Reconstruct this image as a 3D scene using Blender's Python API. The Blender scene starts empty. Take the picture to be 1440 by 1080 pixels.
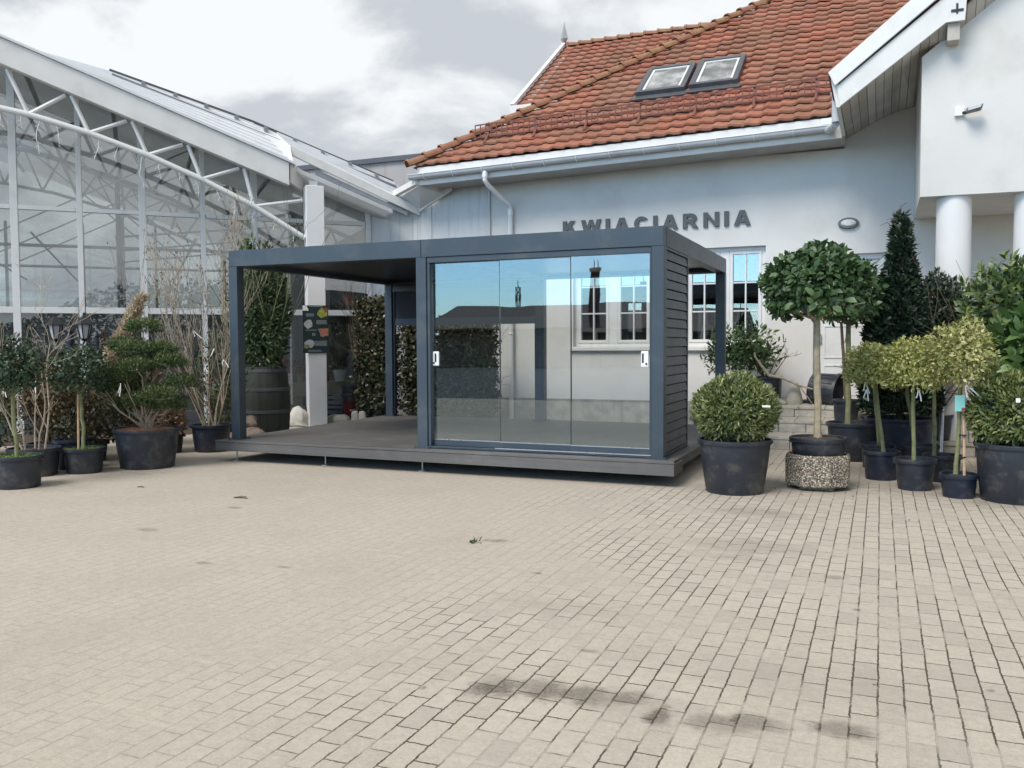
import bpy, math, random
import numpy as np
from mathutils import Vector, Matrix
S = bpy.context.scene
COL = S.collection
R = math.radians
PI = math.pi
rng = np.random.default_rng(7)
random.seed(7)

# ------------------------------------------------------------------ materials
class NT:
    """small helper round a node tree"""
    def __init__(s, tree):
        s.t = tree; s.N = tree.nodes; s.L = tree.links; s.N.clear()
    def n(s, typ, ins=None, **props):
        nd = s.N.new(typ)
        for k, v in props.items(): setattr(nd, k, v)
        for k, v in (ins or {}).items():
            sock = nd.inputs[k]
            if hasattr(v, 'is_output') or isinstance(v, bpy.types.NodeSocket): s.L.new(v, sock)
            else: sock.default_value = v
        return nd
    def math(s, op, a, b=0.0, c=0.0, clamp=False):
        nd = s.n('ShaderNodeMath', {0: a, 1: b, 2: c}, operation=op); nd.use_clamp = clamp
        return nd.outputs[0]
    def mix(s, f, a, b, blend='MIX'):
        nd = s.n('ShaderNodeMix', {0: f, 6: a, 7: b}, data_type='RGBA', blend_type=blend)
        return nd.outputs[2]
    def noise(s, vec, scale, detail=3, rough=.55, dist=0.0):
        i = {'Scale': scale, 'Detail': detail, 'Roughness': rough, 'Distortion': dist}
        if vec is not None: i['Vector'] = vec
        return s.n('ShaderNodeTexNoise', i).outputs[0]
    def ramp(s, f, stops, interp='LINEAR'):
        nd = s.n('ShaderNodeValToRGB', {0: f}); r = nd.color_ramp; r.interpolation = interp
        while len(r.elements) < len(stops): r.elements.new(.5)
        for e, (p, c) in zip(r.elements, stops):
            e.position = p; e.color = (c[0], c[1], c[2], 1) if hasattr(c, '__len__') else (c, c, c, 1)
        return nd.outputs[0]
    def sstep(s, v, a, b):
        nd = s.n('ShaderNodeMapRange', {0: v, 1: a, 2: b, 3: 0.0, 4: 1.0}, interpolation_type='SMOOTHSTEP')
        return nd.outputs[0]

def c4(c): return (c[0], c[1], c[2], 1)
MATS = {}
def new_mat(name):
    m = bpy.data.materials.new(name); m.use_nodes = True
    t = NT(m.node_tree); out = t.n('ShaderNodeOutputMaterial')
    MATS[name] = m
    return m, t, out
def surf(name, base, rough=.5, var=.12, vscale=3.0, bump=0.0, bscale=60.0, metal=0.0, spec=.5, dirt=None, dscale=1.2, damt=.4, streak=False):
    """plain painted / stone / plastic surface with mottling, optional dirt and bump"""
    m, t, out = new_mat(name)
    tc = t.n('ShaderNodeTexCoord').outputs['Object']
    nz = t.noise(tc, vscale, 5)
    lo = tuple(max(0, x*(1-var)) for x in base); hi = tuple(min(1, x*(1+var)) for x in base)
    col = t.ramp(nz, [(.3, lo), (.7, hi)])
    if dirt:
        v = tc
        if streak: v = t.n('ShaderNodeMapping', {0: tc, 3: (6, 6, .35)}).outputs[0]
        d = t.sstep(t.noise(v, dscale, 6, .62), .5, .72)
        col = t.mix(t.math('MULTIPLY', d, damt), col, c4(dirt))
    rr = t.math('MULTIPLY_ADD', t.noise(tc, vscale*4, 3), .2, rough-.1, clamp=True)
    p = t.n('ShaderNodeBsdfPrincipled', {'Base Color': col, 'Roughness': rr, 'Metallic': metal, 'Specular IOR Level': spec})
    if bump:
        b = t.n('ShaderNodeBump', {'Strength': bump, 'Distance': .01, 'Height': t.noise(tc, bscale, 4)})
        t.L.new(b.outputs[0], p.inputs['Normal'])
    t.L.new(p.outputs[0], out.inputs[0])
    return m
def leafmat(name, stops, rough=.42, trans=.25, spec=.5):
    m, t, out = new_mat(name)
    a = t.n('ShaderNodeAttribute', attribute_name='rnd').outputs['Fac']
    col = t.ramp(a, stops)
    p = t.n('ShaderNodeBsdfPrincipled', {'Base Color': col, 'Roughness': rough, 'Specular IOR Level': spec})
    tr = t.n('ShaderNodeBsdfTranslucent', {'Color': col})
    mx = t.n('ShaderNodeMixShader', {0: trans, 1: p.outputs[0], 2: tr.outputs[0]})
    t.L.new(mx.outputs[0], out.inputs[0])
    return m
def glassmat(name, tint=(.93, .95, .95), ior=1.9, refl=(1, 1, 1), wob=.004, dirt=0.0):
    """thin architectural pane: lets light straight through, mirrors by Fresnel"""
    m, t, out = new_mat(name)
    tc = t.n('ShaderNodeTexCoord').outputs['Object']
    b = t.n('ShaderNodeBump', {'Strength': .25, 'Distance': wob, 'Height': t.noise(tc, 1.7, 1)})
    tr = t.n('ShaderNodeBsdfTransparent', {'Color': c4(tint)})
    gl = t.n('ShaderNodeBsdfGlossy', {'Color': c4(refl), 'Roughness': .0, 'Normal': b.outputs[0]})
    bk = t.n('ShaderNodeNewGeometry').outputs['Backfacing']       # same mirror strength on both faces of the sheet
    fr = t.n('ShaderNodeFresnel', {'IOR': t.math('ADD', ior, t.math('MULTIPLY', bk, 1/ior-ior))})
    mx = t.n('ShaderNodeMixShader', {0: fr.outputs[0], 1: tr.outputs[0], 2: gl.outputs[0]})
    last = mx
    if dirt:
        df = t.n('ShaderNodeBsdfDiffuse', {'Color': (.6, .6, .58, 1)})
        d = t.math('MULTIPLY', t.sstep(t.noise(tc, 2.3, 6, .65), .35, .8), dirt)
        last = t.n('ShaderNodeMixShader', {0: d, 1: mx.outputs[0], 2: df.outputs[0]})
    t.L.new(last.outputs[0], out.inputs[0])
    return m

surf('anthracite', (.040, .056, .073), .42, .08, 1.6, .05, 300, dirt=(.17, .165, .155), dscale=3.2, damt=.16)
surf('anthracite_dark', (.017, .020, .034), .35, .1, 2.0)
surf('screen_fabric', (.030, .030, .042), .75, .08, 40)
surf('rail_metal', (.62, .64, .66), .3, .05, metal=.9)
surf('steel', (.5, .52, .54), .38, .15, 4, metal=.8)
surf('white_plastic', (.8, .81, .82), .35, .03)
surf('black_plastic', (.012, .012, .014), .4, .1)
surf('pot_plastic', (.022, .027, .037), .45, .3, 4, .08, 60, dirt=(.17, .155, .135), dscale=5.5, damt=.42)
surf('pot_plastic_blue', (.014, .020, .037), .42, .3, 5, .08, 60, dirt=(.13, .12, .11), dscale=6.0, damt=.36)
surf('soil', (.060, .042, .030), .95, .5, 30, .9, 60)
surf('bark_mulch', (.30, .12, .055), .9, .55, 35, 1.0, 50)
surf('moss', (.13, .19, .04), .95, .4, 25, 1.0, 60)
surf('bark_pale', (.34, .29, .20), .85, .3, 14, .6, 60, dirt=(.16, .18, .08), dscale=9, damt=.7)
surf('bark_green', (.17, .18, .085), .85, .3, 14, .6, 60, dirt=(.30, .27, .18), dscale=9, damt=.5)
surf('bark_brown', (.13, .085, .055), .85, .3, 14, .6, 60)
surf('bark_tan', (.36, .30, .225), .85, .3, 14, .5, 60)
surf('bamboo', (.50, .33, .19), .6, .2, 12)
surf('stucco', (.668, .652, .625), .9, .05, 1.3, .35, 160, dirt=(.50, .48, .45), dscale=1.1, damt=.3)
surf('stucco_wing', (.64, .63, .605), .9, .04, 1.1, .3, 160, dirt=(.50, .475, .435), dscale=1.0, damt=.45)
surf('column_paint', (.70, .695, .685), .7, .03, 2.0, .08, 120, dirt=(.6, .6, .58), dscale=1.6, damt=.25)
surf('plinth_render', (.33, .31, .28), .95, .25, 5, .5, 60, dirt=(.20, .18, .16), dscale=2.4, damt=.6, streak=True)
surf('soffit_grey', (.42, .41, .39), .8, .12, 2.5)
surf('soffit_boards_paint', (.45, .42, .37), .8, .10, 4, dirt=(.25, .23, .2), dscale=3, damt=.5)
surf('white_paint', (.70, .70, .69), .5, .05, 3, dirt=(.50, .50, .48), dscale=2.2, damt=.4)
surf('fascia_white', (.68, .675, .655), .55, .05, 2.4, dirt=(.47, .46, .43), dscale=1.7, damt=.4)
surf('gutter_pvc', (.54, .56, .57), .38, .08, 2.2, dirt=(.36, .36, .36), dscale=1.8, damt=.5)
surf('green_frame_white', (.70, .70, .69), .42, .05, 3, dirt=(.45, .46, .46), dscale=3, damt=.4)
surf('truss_grey', (.40, .42, .44), .5, .12, 3)
surf('truss_dark', (.19, .20, .22), .5, .12, 3)
surf('panel_sheet', (.56, .57, .57), .55, .05, 1.6, dirt=(.36, .36, .36), dscale=1.6, damt=.55, streak=True)
surf('sheet_white', (.66, .675, .69), .4, .05, 2, dirt=(.45, .45, .45), dscale=2, damt=.45)
surf('rusty_cladding', (.36, .35, .34), .8, .1, 1, dirt=(.30, .20, .16), dscale=.8, damt=.7, streak=True)
surf('dark_rail', (.07, .075, .085), .5, .2)
surf('snow_guard_red', (.155, .048, .034), .55, .15, 6)
surf('sign_grey', (.085, .088, .09), .5, .08, 5)
surf('lamp_grey', (.13, .13, .13), .5, .1)
surf('lamp_lens', (.62, .62, .6), .3, .05)
surf('step_block', (.41, .375, .32), .92, .22, 9, .6, 120, dirt=(.22, .20, .17), dscale=2.5, damt=.6)
surf('stone', (.33, .31, .26), .9, .25, 6, .7, 30, dirt=(.17, .17, .11), dscale=3, damt=.6)
surf('rock_white', (.50, .47, .42), .9, .2, 6, .8, 25)
surf('rock_brown', (.27, .21, .17), .9, .3, 6, .8, 25)
surf('dimmer_dark', (.050, .050, .052), .9, .25, 3, .4, 60)
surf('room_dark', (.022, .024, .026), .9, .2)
surf('room_grey', (.20, .21, .21), .9, .2)
surf('wood_grey', (.20, .18, .15), .8, .25, 8)
surf('straw', (.42, .33, .21), .85, .3, 20)
surf('brick_red', (.12, .055, .045), .9, .3, 5)
surf('dark_tree_metal', (.06, .06, .065), .6, .2)
surf('far_wall', (.20, .19, .175), .9, .2)
surf('far_roof', (.075, .055, .05), .8, .25)
surf('red_goods', (.45, .025, .03), .45, .15)
surf('pink_goods', (.5, .16, .17), .6, .2)
surf('maroon_goods', (.12, .01, .015), .45, .15)
surf('orange_goods', (.5, .10, .03), .6, .2)
surf('cream_goods', (.46, .42, .34), .7, .15)
surf('paper_white', (.75, .75, .73), .7, .04)
surf('cyan_card', (.20, .50, .46), .45, .1)
surf('poster_green', (.010, .026, .026), .4, .15)
surf('poster_yellow', (.26, .27, .05), .5, .4, 30)
surf('poster_orange', (.34, .14, .09), .5, .4, 30)
surf('poster_pale', (.36, .37, .38), .5, .25, 30)
surf('poster_text', (.35, .40, .40), .5, .1)
surf('poster_red', (.26, .03, .03), .5, .1)
surf('cardboard', (.36, .22, .13), .85, .12)
surf('lantern_glass', (.45, .47, .48), .25, .1)
glassmat('glass_sliding', (.93, .95, .95), 2.05, (.78, .92, 1.0), .004)
glassmat('glass_window', (.82, .86, .88), 2.9, (.90, .97, 1.0), .004)
glassmat('glass_greenhouse', (.80, .82, .82), 2.2, (.97, .98, .98), wob=.0035, dirt=.05)
glassmat('glass_skylight', (.75, .77, .75), 2.2, wob=.002, dirt=.75)

leafmat('leaf_laurel', [(0, (.024, .056, .024)), (.4, (.048, .100, .036)), (.8, (.090, .160, .056)), (1, (.17, .25, .10))], .42, .25)
leafmat('leaf_skimmia', [(0, (.06, .09, .025)), (.4, (.13, .165, .05)), (.75, (.25, .28, .10)), (1, (.45, .44, .22))], .40, .2)
leafmat('leaf_variegated', [(0, (.11, .15, .04)), (.35, (.29, .32, .08)), (.7, (.52, .50, .19)), (1, (.70, .66, .36))], .45, .3)
leafmat('leaf_variegated_tan', [(0, (.10, .14, .04)), (.35, (.26, .28, .08)), (.7, (.52, .49, .20)), (1, (.74, .68, .42))], .45, .3)
leafmat('leaf_yew', [(0, (.008, .020, .012)), (.5, (.018, .038, .019)), (.9, (.035, .062, .027)), (1, (.06, .065, .03))], .5, .1)
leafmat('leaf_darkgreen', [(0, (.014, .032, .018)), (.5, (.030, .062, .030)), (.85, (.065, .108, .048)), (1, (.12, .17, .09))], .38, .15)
leafmat('leaf_aucuba', [(0, (.026, .06, .022)), (.5, (.075, .13, .04)), (.8, (.20, .26, .07)), (1, (.48, .50, .16))], .36, .25)
leafmat('leaf_rhodo', [(0, (.032, .075, .024)), (.5, (.08, .15, .042)), (.85, (.16, .25, .07)), (1, (.26, .34, .12))], .36, .2)
leafmat('leaf_hedge', [(0, (.022, .027, .013)), (.45, (.056, .060, .028)), (.85, (.110, .098, .052)), (1, (.20, .18, .12))], .35, .15)
leafmat('leaf_hedge_green', [(0, (.022, .042, .016)), (.5, (.048, .086, .028)), (.85, (.090, .135, .046)), (1, (.18, .21, .09))], .45, .15)
leafmat('leaf_copper', [(0, (.040, .028, .014)), (.4, (.095, .062, .026)), (.8, (.16, .115, .045)), (1, (.28, .20, .10))], .6, .25)
leafmat('leaf_copper_green', [(0, (.020, .030, .014)), (.5, (.05, .052, .02)), (.85, (.13, .085, .035)), (1, (.2, .13, .06))], .55, .2)
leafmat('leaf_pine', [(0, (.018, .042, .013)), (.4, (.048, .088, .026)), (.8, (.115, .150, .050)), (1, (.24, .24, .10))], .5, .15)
leafmat('leaf_grass', [(0, (.05, .10, .02)), (1, (.18, .27, .06))], .6, .3)
leafmat('leaf_straw', [(0, (.30, .23, .14)), (.6, (.55, .45, .30)), (1, (.70, .61, .45))], .7, .25)
leafmat('leaf_heather', [(0, (.10, .065, .04)), (.5, (.24, .17, .08)), (.8, (.32, .12, .09)), (1, (.42, .36, .2))], .6, .25)
leafmat('leaf_far', [(0, (.016, .022, .014)), (1, (.055, .065, .038))], .8, 0)
leafmat('leaf_pink', [(0, (.35, .03, .06)), (1, (.6, .25, .28))], .6, .3)

# ------------------------------------------------------------------ mesh building
ORIG = {}          # object name -> world location of its root
class MB:
    """collects boxes, bars, tubes, lathes and prisms; build() links them as ONE mesh object"""
    def __init__(s, T=None): s.v = []; s.f = []; s.T = T
    def add(s, vs, fs):
        k = len(s.v)
        s.v += [tuple(s.T(*p)) if s.T else tuple(p) for p in vs]
        s.f += [tuple(i+k for i in f) for f in fs]
        return s
    def hexa(s, p):     # 8 corners: bottom ring 0-3, top ring 4-7
        return s.add(p, [(3, 2, 1, 0), (4, 5, 6, 7), (0, 1, 5, 4), (1, 2, 6, 5), (2, 3, 7, 6), (3, 0, 4, 7)])
    def box(s, x0, y0, z0, x1, y1, z1):
        return s.hexa([(x0, y0, z0), (x1, y0, z0), (x1, y1, z0), (x0, y1, z0), (x0, y0, z1), (x1, y0, z1), (x1, y1, z1), (x0, y1, z1)])
    def bar(s, p, q, w, h, up=(0, 0, 1)):
        p = Vector(p); q = Vector(q); d = (q-p).normalized(); u = Vector(up)
        if abs(d.dot(u)) > .98: u = Vector((0, 1, 0))
        a = d.cross(u).normalized()*w/2; b = a.cross(d).normalized()*h/2
        return s.hexa([p-a-b, p+a-b, q+a-b, q-a-b, p-a+b, p+a+b, q+a+b, q-a+b])
    def tube(s, pts, rad, n=8, cap=True):
        pts = [Vector(p) for p in pts]
        if not hasattr(rad, '__len__'): rad = [rad]*len(pts)
        ref = Vector((0.13, .37, .92)); vs = []
        for i, p in enumerate(pts):
            d = (pts[min(i+1, len(pts)-1)]-pts[max(i-1, 0)]).normalized()
            if abs(d.dot(ref)) > .95: ref = Vector((.9, .2, .1))
            a = (ref-d*ref.dot(d)).normalized(); b = d.cross(a); ref = a
            for k in range(n):
                t = 2*PI*k/n; vs.append(p+(a*math.cos(t)+b*math.sin(t))*rad[i])
        fs = [(i*n+k, i*n+(k+1) % n, (i+1)*n+(k+1) % n, (i+1)*n+k) for i in range(len(pts)-1) for k in range(n)]
        if cap: fs += [tuple(range(n))[::-1], tuple(range((len(pts)-1)*n, len(pts)*n))]
        return s.add(vs, fs)
    def lathe(s, prof, n=32, c=(0, 0, 0), sq=0, axis=None):
        vs = []
        for r, z in prof:
            for k in range(n):
                t = 2*PI*(k+.5*(sq > 0))/n
                x, y = r*math.cos(t), r*math.sin(t)
                vs.append((c[0]+x, c[1]+y, c[2]+z))
        m = len(prof)
        fs = [(i*n+k, i*n+(k+1) % n, (i+1)*n+(k+1) % n, (i+1)*n+k) for i in range(m-1) for k in range(n)]
        if prof[0][0] > 1e-4: fs.append(tuple(range(n))[::-1])
        if prof[-1][0] > 1e-4: fs.append(tuple(range((m-1)*n, m*n)))
        if axis is not None: vs = [axis @ Vector(p) for p in vs]
        return s.add(vs, fs)
    def prism(s, poly, d0, d1, plane='XZ'):
        def P(a, b, d): return (a, d, b) if plane == 'XZ' else ((d, a, b) if plane == 'YZ' else (a, b, d))
        n = len(poly)
        vs = [P(a, b, d0) for a, b in poly]+[P(a, b, d1) for a, b in poly]
        return s.add(vs, [tuple(range(n)), tuple(range(n, 2*n))[::-1]]+[(i, i+n, (i+1) % n+n, (i+1) % n) for i in range(n)])
    def rock(s, c, r, seed=0, n=10, m=7, amp=.25):
        q = np.random.default_rng(seed); K = q.normal(size=(5, 3))*1.6; ph = q.uniform(0, 6, 5); vs = []
        for i in range(m+1):
            for k in range(n):
                th = PI*i/m; t = 2*PI*k/n
                d = np.array([math.sin(th)*math.cos(t), math.sin(th)*math.sin(t), math.cos(th)])
                f = 1+amp*np.mean(np.sin(K@d*1.7+ph))*1.6
                vs.append((c[0]+d[0]*r[0]*f, c[1]+d[1]*r[1]*f, c[2]+d[2]*r[2]*f))
        return s.add(vs, [(i*n+k, (i+1)*n+k, (i+1)*n+(k+1) % n, i*n+(k+1) % n) for i in range(m) for k in range(n)])
    def build(s, name, mat, parent=None, bevel=0.0, smooth=False, root=None):
        o = ORIG.get(parent.name, (0, 0, 0)) if parent else (root or (0, 0, 0))
        me = bpy.data.meshes.new(name)
        me.from_pydata([(p[0]-o[0], p[1]-o[1], p[2]-o[2]) for p in s.v], [], s.f)
        me.materials.append(MATS[mat]); me.validate(clean_customdata=False)
        import bmesh as _b
        bm = _b.new(); bm.from_mesh(me); _b.ops.recalc_face_normals(bm, faces=bm.faces); bm.to_mesh(me); bm.free()
        ob = bpy.data.objects.new(name, me); COL.objects.link(ob)
        if parent: ob.parent = parent; ORIG[ob.name] = o
        else: ob.location = o; ORIG[ob.name] = o
        if smooth:
            me.shade_smooth()
            ob.modifiers.new('edge', 'EDGE_SPLIT').split_angle = R(38)
        if bevel:
            b = ob.modifiers.new('bevel', 'BEVEL'); b.width = bevel; b.segments = 1; b.limit_method = 'ANGLE'
        return ob
def tag(o, label=None, cat=None, group=None, kind=None):
    if label: o['label'] = label
    if cat: o['category'] = cat
    if group: o['group'] = group
    if kind: o['kind'] = kind
    return o
def thing(name, loc, label, cat, group=None):
    e = bpy.data.objects.new(name, None); COL.objects.link(e)
    e.location = loc; e.empty_display_size = .2; ORIG[e.name] = tuple(loc)
    return tag(e, label, cat, group)

# ------------------------------------------------------------------ foliage
def nrm(a): return a/np.maximum(np.linalg.norm(a, axis=1, keepdims=True), 1e-9)
def leaves(name, mat, parent, P, D, U, L, W, rnd, kite=False):
    """one mesh of many leaf blades: P base points, D blade axis, U facing, L/W sizes, rnd colour value per leaf"""
    D = nrm(D); Sd = nrm(np.cross(D, U)); N = np.cross(Sd, D); n = len(P)
    L = L[:, None]; W = W[:, None]
    if kite:
        V = np.stack([P, P+D*L*.45+Sd*W*.5+N*W*.18, P+D*L, P+D*L*.45-Sd*W*.5+N*W*.18], 1); k = 4
        F = np.array([[0, 1, 2], [0, 2, 3]]); fl = 3
    else:
        b = P; mdl = P+D*L*.5+N*L*.06; t = P+D*L-N*L*.10
        r1 = P+D*L*.22+Sd*W*.38+N*W*.16; r2 = P+D*L*.62+Sd*W*.46+N*W*.20
        l1 = P+D*L*.22-Sd*W*.38+N*W*.16; l2 = P+D*L*.62-Sd*W*.46+N*W*.20
        V = np.stack([b, r1, r2, t, l2, l1, mdl], 1); k = 7
        F = np.array([[0, 1, 2, 6], [6, 2, 3, 4], [0, 6, 4, 5]]); fl = 4
    V = V.reshape(-1, 3)-np.array(ORIG[parent.name] if parent else (0, 0, 0))
    F = (F[None]+(np.arange(n)*k)[:, None, None]).reshape(-1, fl)
    me = bpy.data.meshes.new(name)
    me.vertices.add(len(V)); me.vertices.foreach_set('co', V.astype(np.float32).ravel())
    me.loops.add(F.size); me.loops.foreach_set('vertex_index', F.astype(np.int32).ravel())
    me.polygons.add(len(F)); me.polygons.foreach_set('loop_start', (np.arange(len(F))*fl).astype(np.int32))
    at = me.attributes.new('rnd', 'FLOAT', 'POINT'); at.data.foreach_set('value', np.repeat(rnd, k).astype(np.float32))
    me.update(calc_edges=True); me.materials.append(MATS[mat])
    ob = bpy.data.objects.new(name, me); COL.objects.link(ob)
    if parent: ob.parent = parent; ORIG[ob.name] = ORIG[parent.name]
    return ob
def crown(c, r, n, seed, shell=.45, lob=.16, flat=-1.0, gaps=0.0, freq=3.0, taper=None):
    """points through an uneven ellipsoid crown, thickest near its surface; returns points, outward, lump value"""
    q = np.random.default_rng(seed); K = q.normal(size=(7, 3))*freq; ph = q.uniform(0, 6.3, 7)
    d = nrm(q.normal(size=(n*3, 3)))
    lump = np.mean(np.sin(d@K.T+ph), axis=1)*1.7
    keep = (lump > -1.2+gaps*1.3) & (d[:, 2] > flat)
    d = d[keep][:n]; lump = lump[keep][:n]
    f = (1-shell*q.random(len(d))**1.6)*(1+lob*lump)
    P = np.array(c)+d*np.array(r)*f[:, None]
    return P, nrm(d/np.array(r)), lump, q
def foliage(name, mat, parent, c, r, n, seed, L, W, out=.6, up=.2, rand=.7, shell=.45, lob=.16, flat=-1.0, gaps=0.0, freq=3.0, kite=False, face=1.0, bias=0.0):
    P, O, lump, q = crown(c, r, n, seed, shell, lob, flat, gaps, freq)
    m = len(P)
    D = O*out+np.array([0, 0, up])+q.normal(size=(m, 3))*rand
    U = O*face+np.array([0, 0, .5])+q.normal(size=(m, 3))*.35
    s = q.uniform(.45, 1.3, m)
    rn = np.clip(q.beta(2, 2.4, m)+.12*lump+bias, 0, 1)
    return leaves(name, mat, parent, P, D, U, L*s, W*s*q.uniform(.85, 1.1, m), rn, kite)
def boxfoliage(name, mat, parent, lo, hi, n, seed, L, W, shell=.35, kite=False, bias=0.0, rough=.10):
    """leaves through a clipped hedge block"""
    q = np.random.default_rng(seed); lo = np.array(lo, float); hi = np.array(hi, float); h = (hi-lo)/2; c = (lo+hi)/2
    p = q.uniform(-1, 1, (n, 3)); ar = np.array([h[1]*h[2], h[0]*h[2], h[0]*h[1]]); ax = q.choice(3, n, p=ar/ar.sum())
    sg = q.choice([-1, 1], n); p[np.arange(n), ax] = sg*(1-shell*q.random(n)**1.5/1)
    O = np.zeros((n, 3)); O[np.arange(n), ax] = sg
    P = c+p*h+q.normal(size=(n, 3))*rough*.4
    lump = np.sin(P[:, 0]*5.1+P[:, 2]*4.3)+np.sin(P[:, 2]*7.7-P[:, 1]*6)
    D = O*.4+q.normal(size=(n, 3))*.8+np.array([0, 0, .15]); U = O+q.normal(size=(n, 3))*.5+np.array([0, 0, .3])
    s = q.uniform(.6, 1.3, n)
    return leaves(name, mat, parent, P, D, U, L*s, W*s, np.clip(q.beta(1.6, 2.4, n)+.06*lump+bias, 0, 1), kite)
def wobble(p, q, k, amp, seed):
    g = np.random.default_rng(seed); out = []
    for i in range(k+1):
        t = i/k; e = math.sin(PI*t)
        out.append(tuple(p[j]+(q[j]-p[j])*t+g.normal()*amp*e for j in range(3)))
    return out
def branch(mb, p, d, length, r, depth, g, spread=.55, up=.25, kids=(2, 4), segs=4, minr=.0030):
    """one limb and its smaller limbs"""
    pts = [Vector(p)]; d = Vector(d).normalized()
    for i in range(segs):
        d = (d+Vector(g.normal(size=3))*.13+Vector((0, 0, up*.16))).normalized()
        pts.append(pts[-1]+d*length/segs)
    rr = [max(minr, r*(1-.6*i/segs)) for i in range(segs+1)]
    mb.tube(pts, rr, 5 if r > .008 else 4, cap=False)
    tips = [(pts[-1], d)]
    if depth > 0:
        for k in range(int(g.integers(kids[0], kids[1]+1))):
            i = int(g.integers(1, segs+1)); nd = (d+Vector(g.normal(size=3))*spread+Vector((0, 0, up))).normalized()
            tips += branch(mb, pts[i], nd, length*g.uniform(.45, .75), rr[i]*.62, depth-1, g, spread, up, kids, segs, minr)
    return tips

def add_pot(root, c, rt, rb, h, mat='pot_plastic', soil='soil', fill=.9, rim=.022, handles=True, moss=0):
    """tapered nursery pot with rolled rim, wall thickness and compost"""
    x, y, z = c; t = .012
    prof = [(rb*.97, .0), (rb, .012), (rb+(rt-rb)*.42, h*.42), (rb+(rt-rb)*.44, h*.425), (rt-.012, h-rim*2.2), (rt+.006, h-rim*2.0), (rt+.012, h-rim), (rt+.010, h-.003), (rt, h), (rt-t, h-.006), (rt-t-.006, h*fill-.03)]
    m = MB().lathe(prof, 40, c)
    if handles:
        for k in range(2):
            a = .5+PI*k; m.tube([(x+math.cos(a+s)*(rt+.018), y+math.sin(a+s)*(rt+.018), z+h-rim*1.6-.012*math.cos(s*8)) for s in (-.16, -.08, 0, .08, .16)], .009, 6)
    for k in range(10):
        a = 2*PI*k/10+.2; rq = rb-.010; m.box(x+math.cos(a)*rq-.012, y+math.sin(a)*rq-.012, z, x+math.cos(a)*rq+.012, y+math.sin(a)*rq+.012, z+.012)
    pot = m.build('pot', mat, root, smooth=True)
    q = np.random.default_rng(int(abs(x*97+y*31)*10)); zf = z+h*fill; n = 24; vs = [(x, y, zf+.02)]
    rs = rb+(rt-rb)*fill-.004
    for j, f in enumerate((.4, .75, 1.0)):
        for k in range(n):
            a = 2*PI*k/n; vs.append((x+math.cos(a)*rs*f, y+math.sin(a)*rs*f, zf+q.normal()*.008+.014*(1-f)))
    fs = [(0, 1+k, 1+(k+1) % n) for k in range(n)]+[(1+j*n+k, 1+(j+1)*n+k, 1+(j+1)*n+(k+1) % n, 1+j*n+(k+1) % n) for j in range(2) for k in range(n)]
    MB().add(vs, fs).build('soil', soil, root, smooth=True)
    if moss:
        a = q.uniform(0, 2*PI, moss); rr = rs*np.sqrt(q.random(moss))
        P = np.stack([x+np.cos(a)*rr, y+np.sin(a)*rr, np.full(moss, zf-.002)], 1)
        D = q.normal(size=(moss, 3))*.6+np.array([0, 0, 1]); U = q.normal(size=(moss, 3))
        leaves('moss_cover', 'leaf_grass', root, P, D, U, q.uniform(.02, .05, moss), q.uniform(.008, .018, moss), q.random(moss), True)
    return pot
def white_tag(root, p, l=.16, seed=0):
    g = np.random.default_rng(seed); m = MB(); p = Vector(p); tl = g.normal()*.012
    for s, f in ((-1, .75), (1, 1.0)):
        a = p; pts = [a]
        for i in range(4): a = a+Vector((s*.006+tl*(1+.5*s)+g.normal()*.003, g.normal()*.005, -l*f*.8/4)); pts.append(a)
        for i in range(4): m.bar(pts[i], pts[i+1], .013, .002, (0, 1, .1))
    return m.build('name_tag', 'paper_white', root)
# ------------------------------------------------------------------ camera
cam = bpy.data.cameras.new('camera'); co = bpy.data.objects.new('camera', cam); COL.objects.link(co)
yaw, pit, rol = -.4001, -.0458, -.0053
fw = Vector((math.sin(yaw)*math.cos(pit), math.cos(yaw)*math.cos(pit), math.sin(pit)))
rt = Vector((math.cos(yaw), -math.sin(yaw), 0)); up = rt.cross(fw)
r2 = rt*math.cos(rol)+up*math.sin(rol); u2 = up*math.cos(rol)-rt*math.sin(rol)
M = Matrix((r2, u2, -fw)).transposed().to_4x4(); M.translation = (2.176, -9.401, 1.561)
co.matrix_world = M
cam.sensor_width = 36; cam.lens = 36*1225/1440; cam.clip_end = 2000; cam.clip_start = .05
S.camera = co

# ------------------------------------------------------------------ sky and sun
SUN_EL, SUN_AZ = R(50), R(200)      # azimuth from +Y clockwise: behind the camera, to its left
w = bpy.data.worlds.new('World'); S.world = w; w.use_nodes = True
t = NT(w.node_tree)
sky = t.n('ShaderNodeTexSky', sky_type='NISHITA', sun_disc=False, sun_elevation=SUN_EL, sun_rotation=SUN_AZ, air_density=1.0, dust_density=.6, ozone_density=1.6)
g = t.n('ShaderNodeTexCoord').outputs['Generated']
sx = t.n('ShaderNodeSeparateXYZ', {0: g}); dx, dy, dz = sx.outputs
den = t.math('ADD', t.math('MAXIMUM', dz, 0.0), .22)
pv = t.n('ShaderNodeCombineXYZ', {0: t.math('DIVIDE', dx, den), 1: t.math('DIVIDE', dy, den), 2: 0.0}).outputs[0]
n1 = t.noise(pv, 1.15, 7, .52, .5)
den2 = t.math('ADD', t.math('MAXIMUM', dz, 0.0), .42)
pv2 = t.n('ShaderNodeCombineXYZ', {0: t.math('ADD', t.math('DIVIDE', dx, den2), 3.15), 1: t.math('ADD', t.math('DIVIDE', dy, den2), 1.9), 2: 0.0}).outputs[0]
n2 = t.noise(pv2, 2.0, 9, .55, .35)
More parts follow.
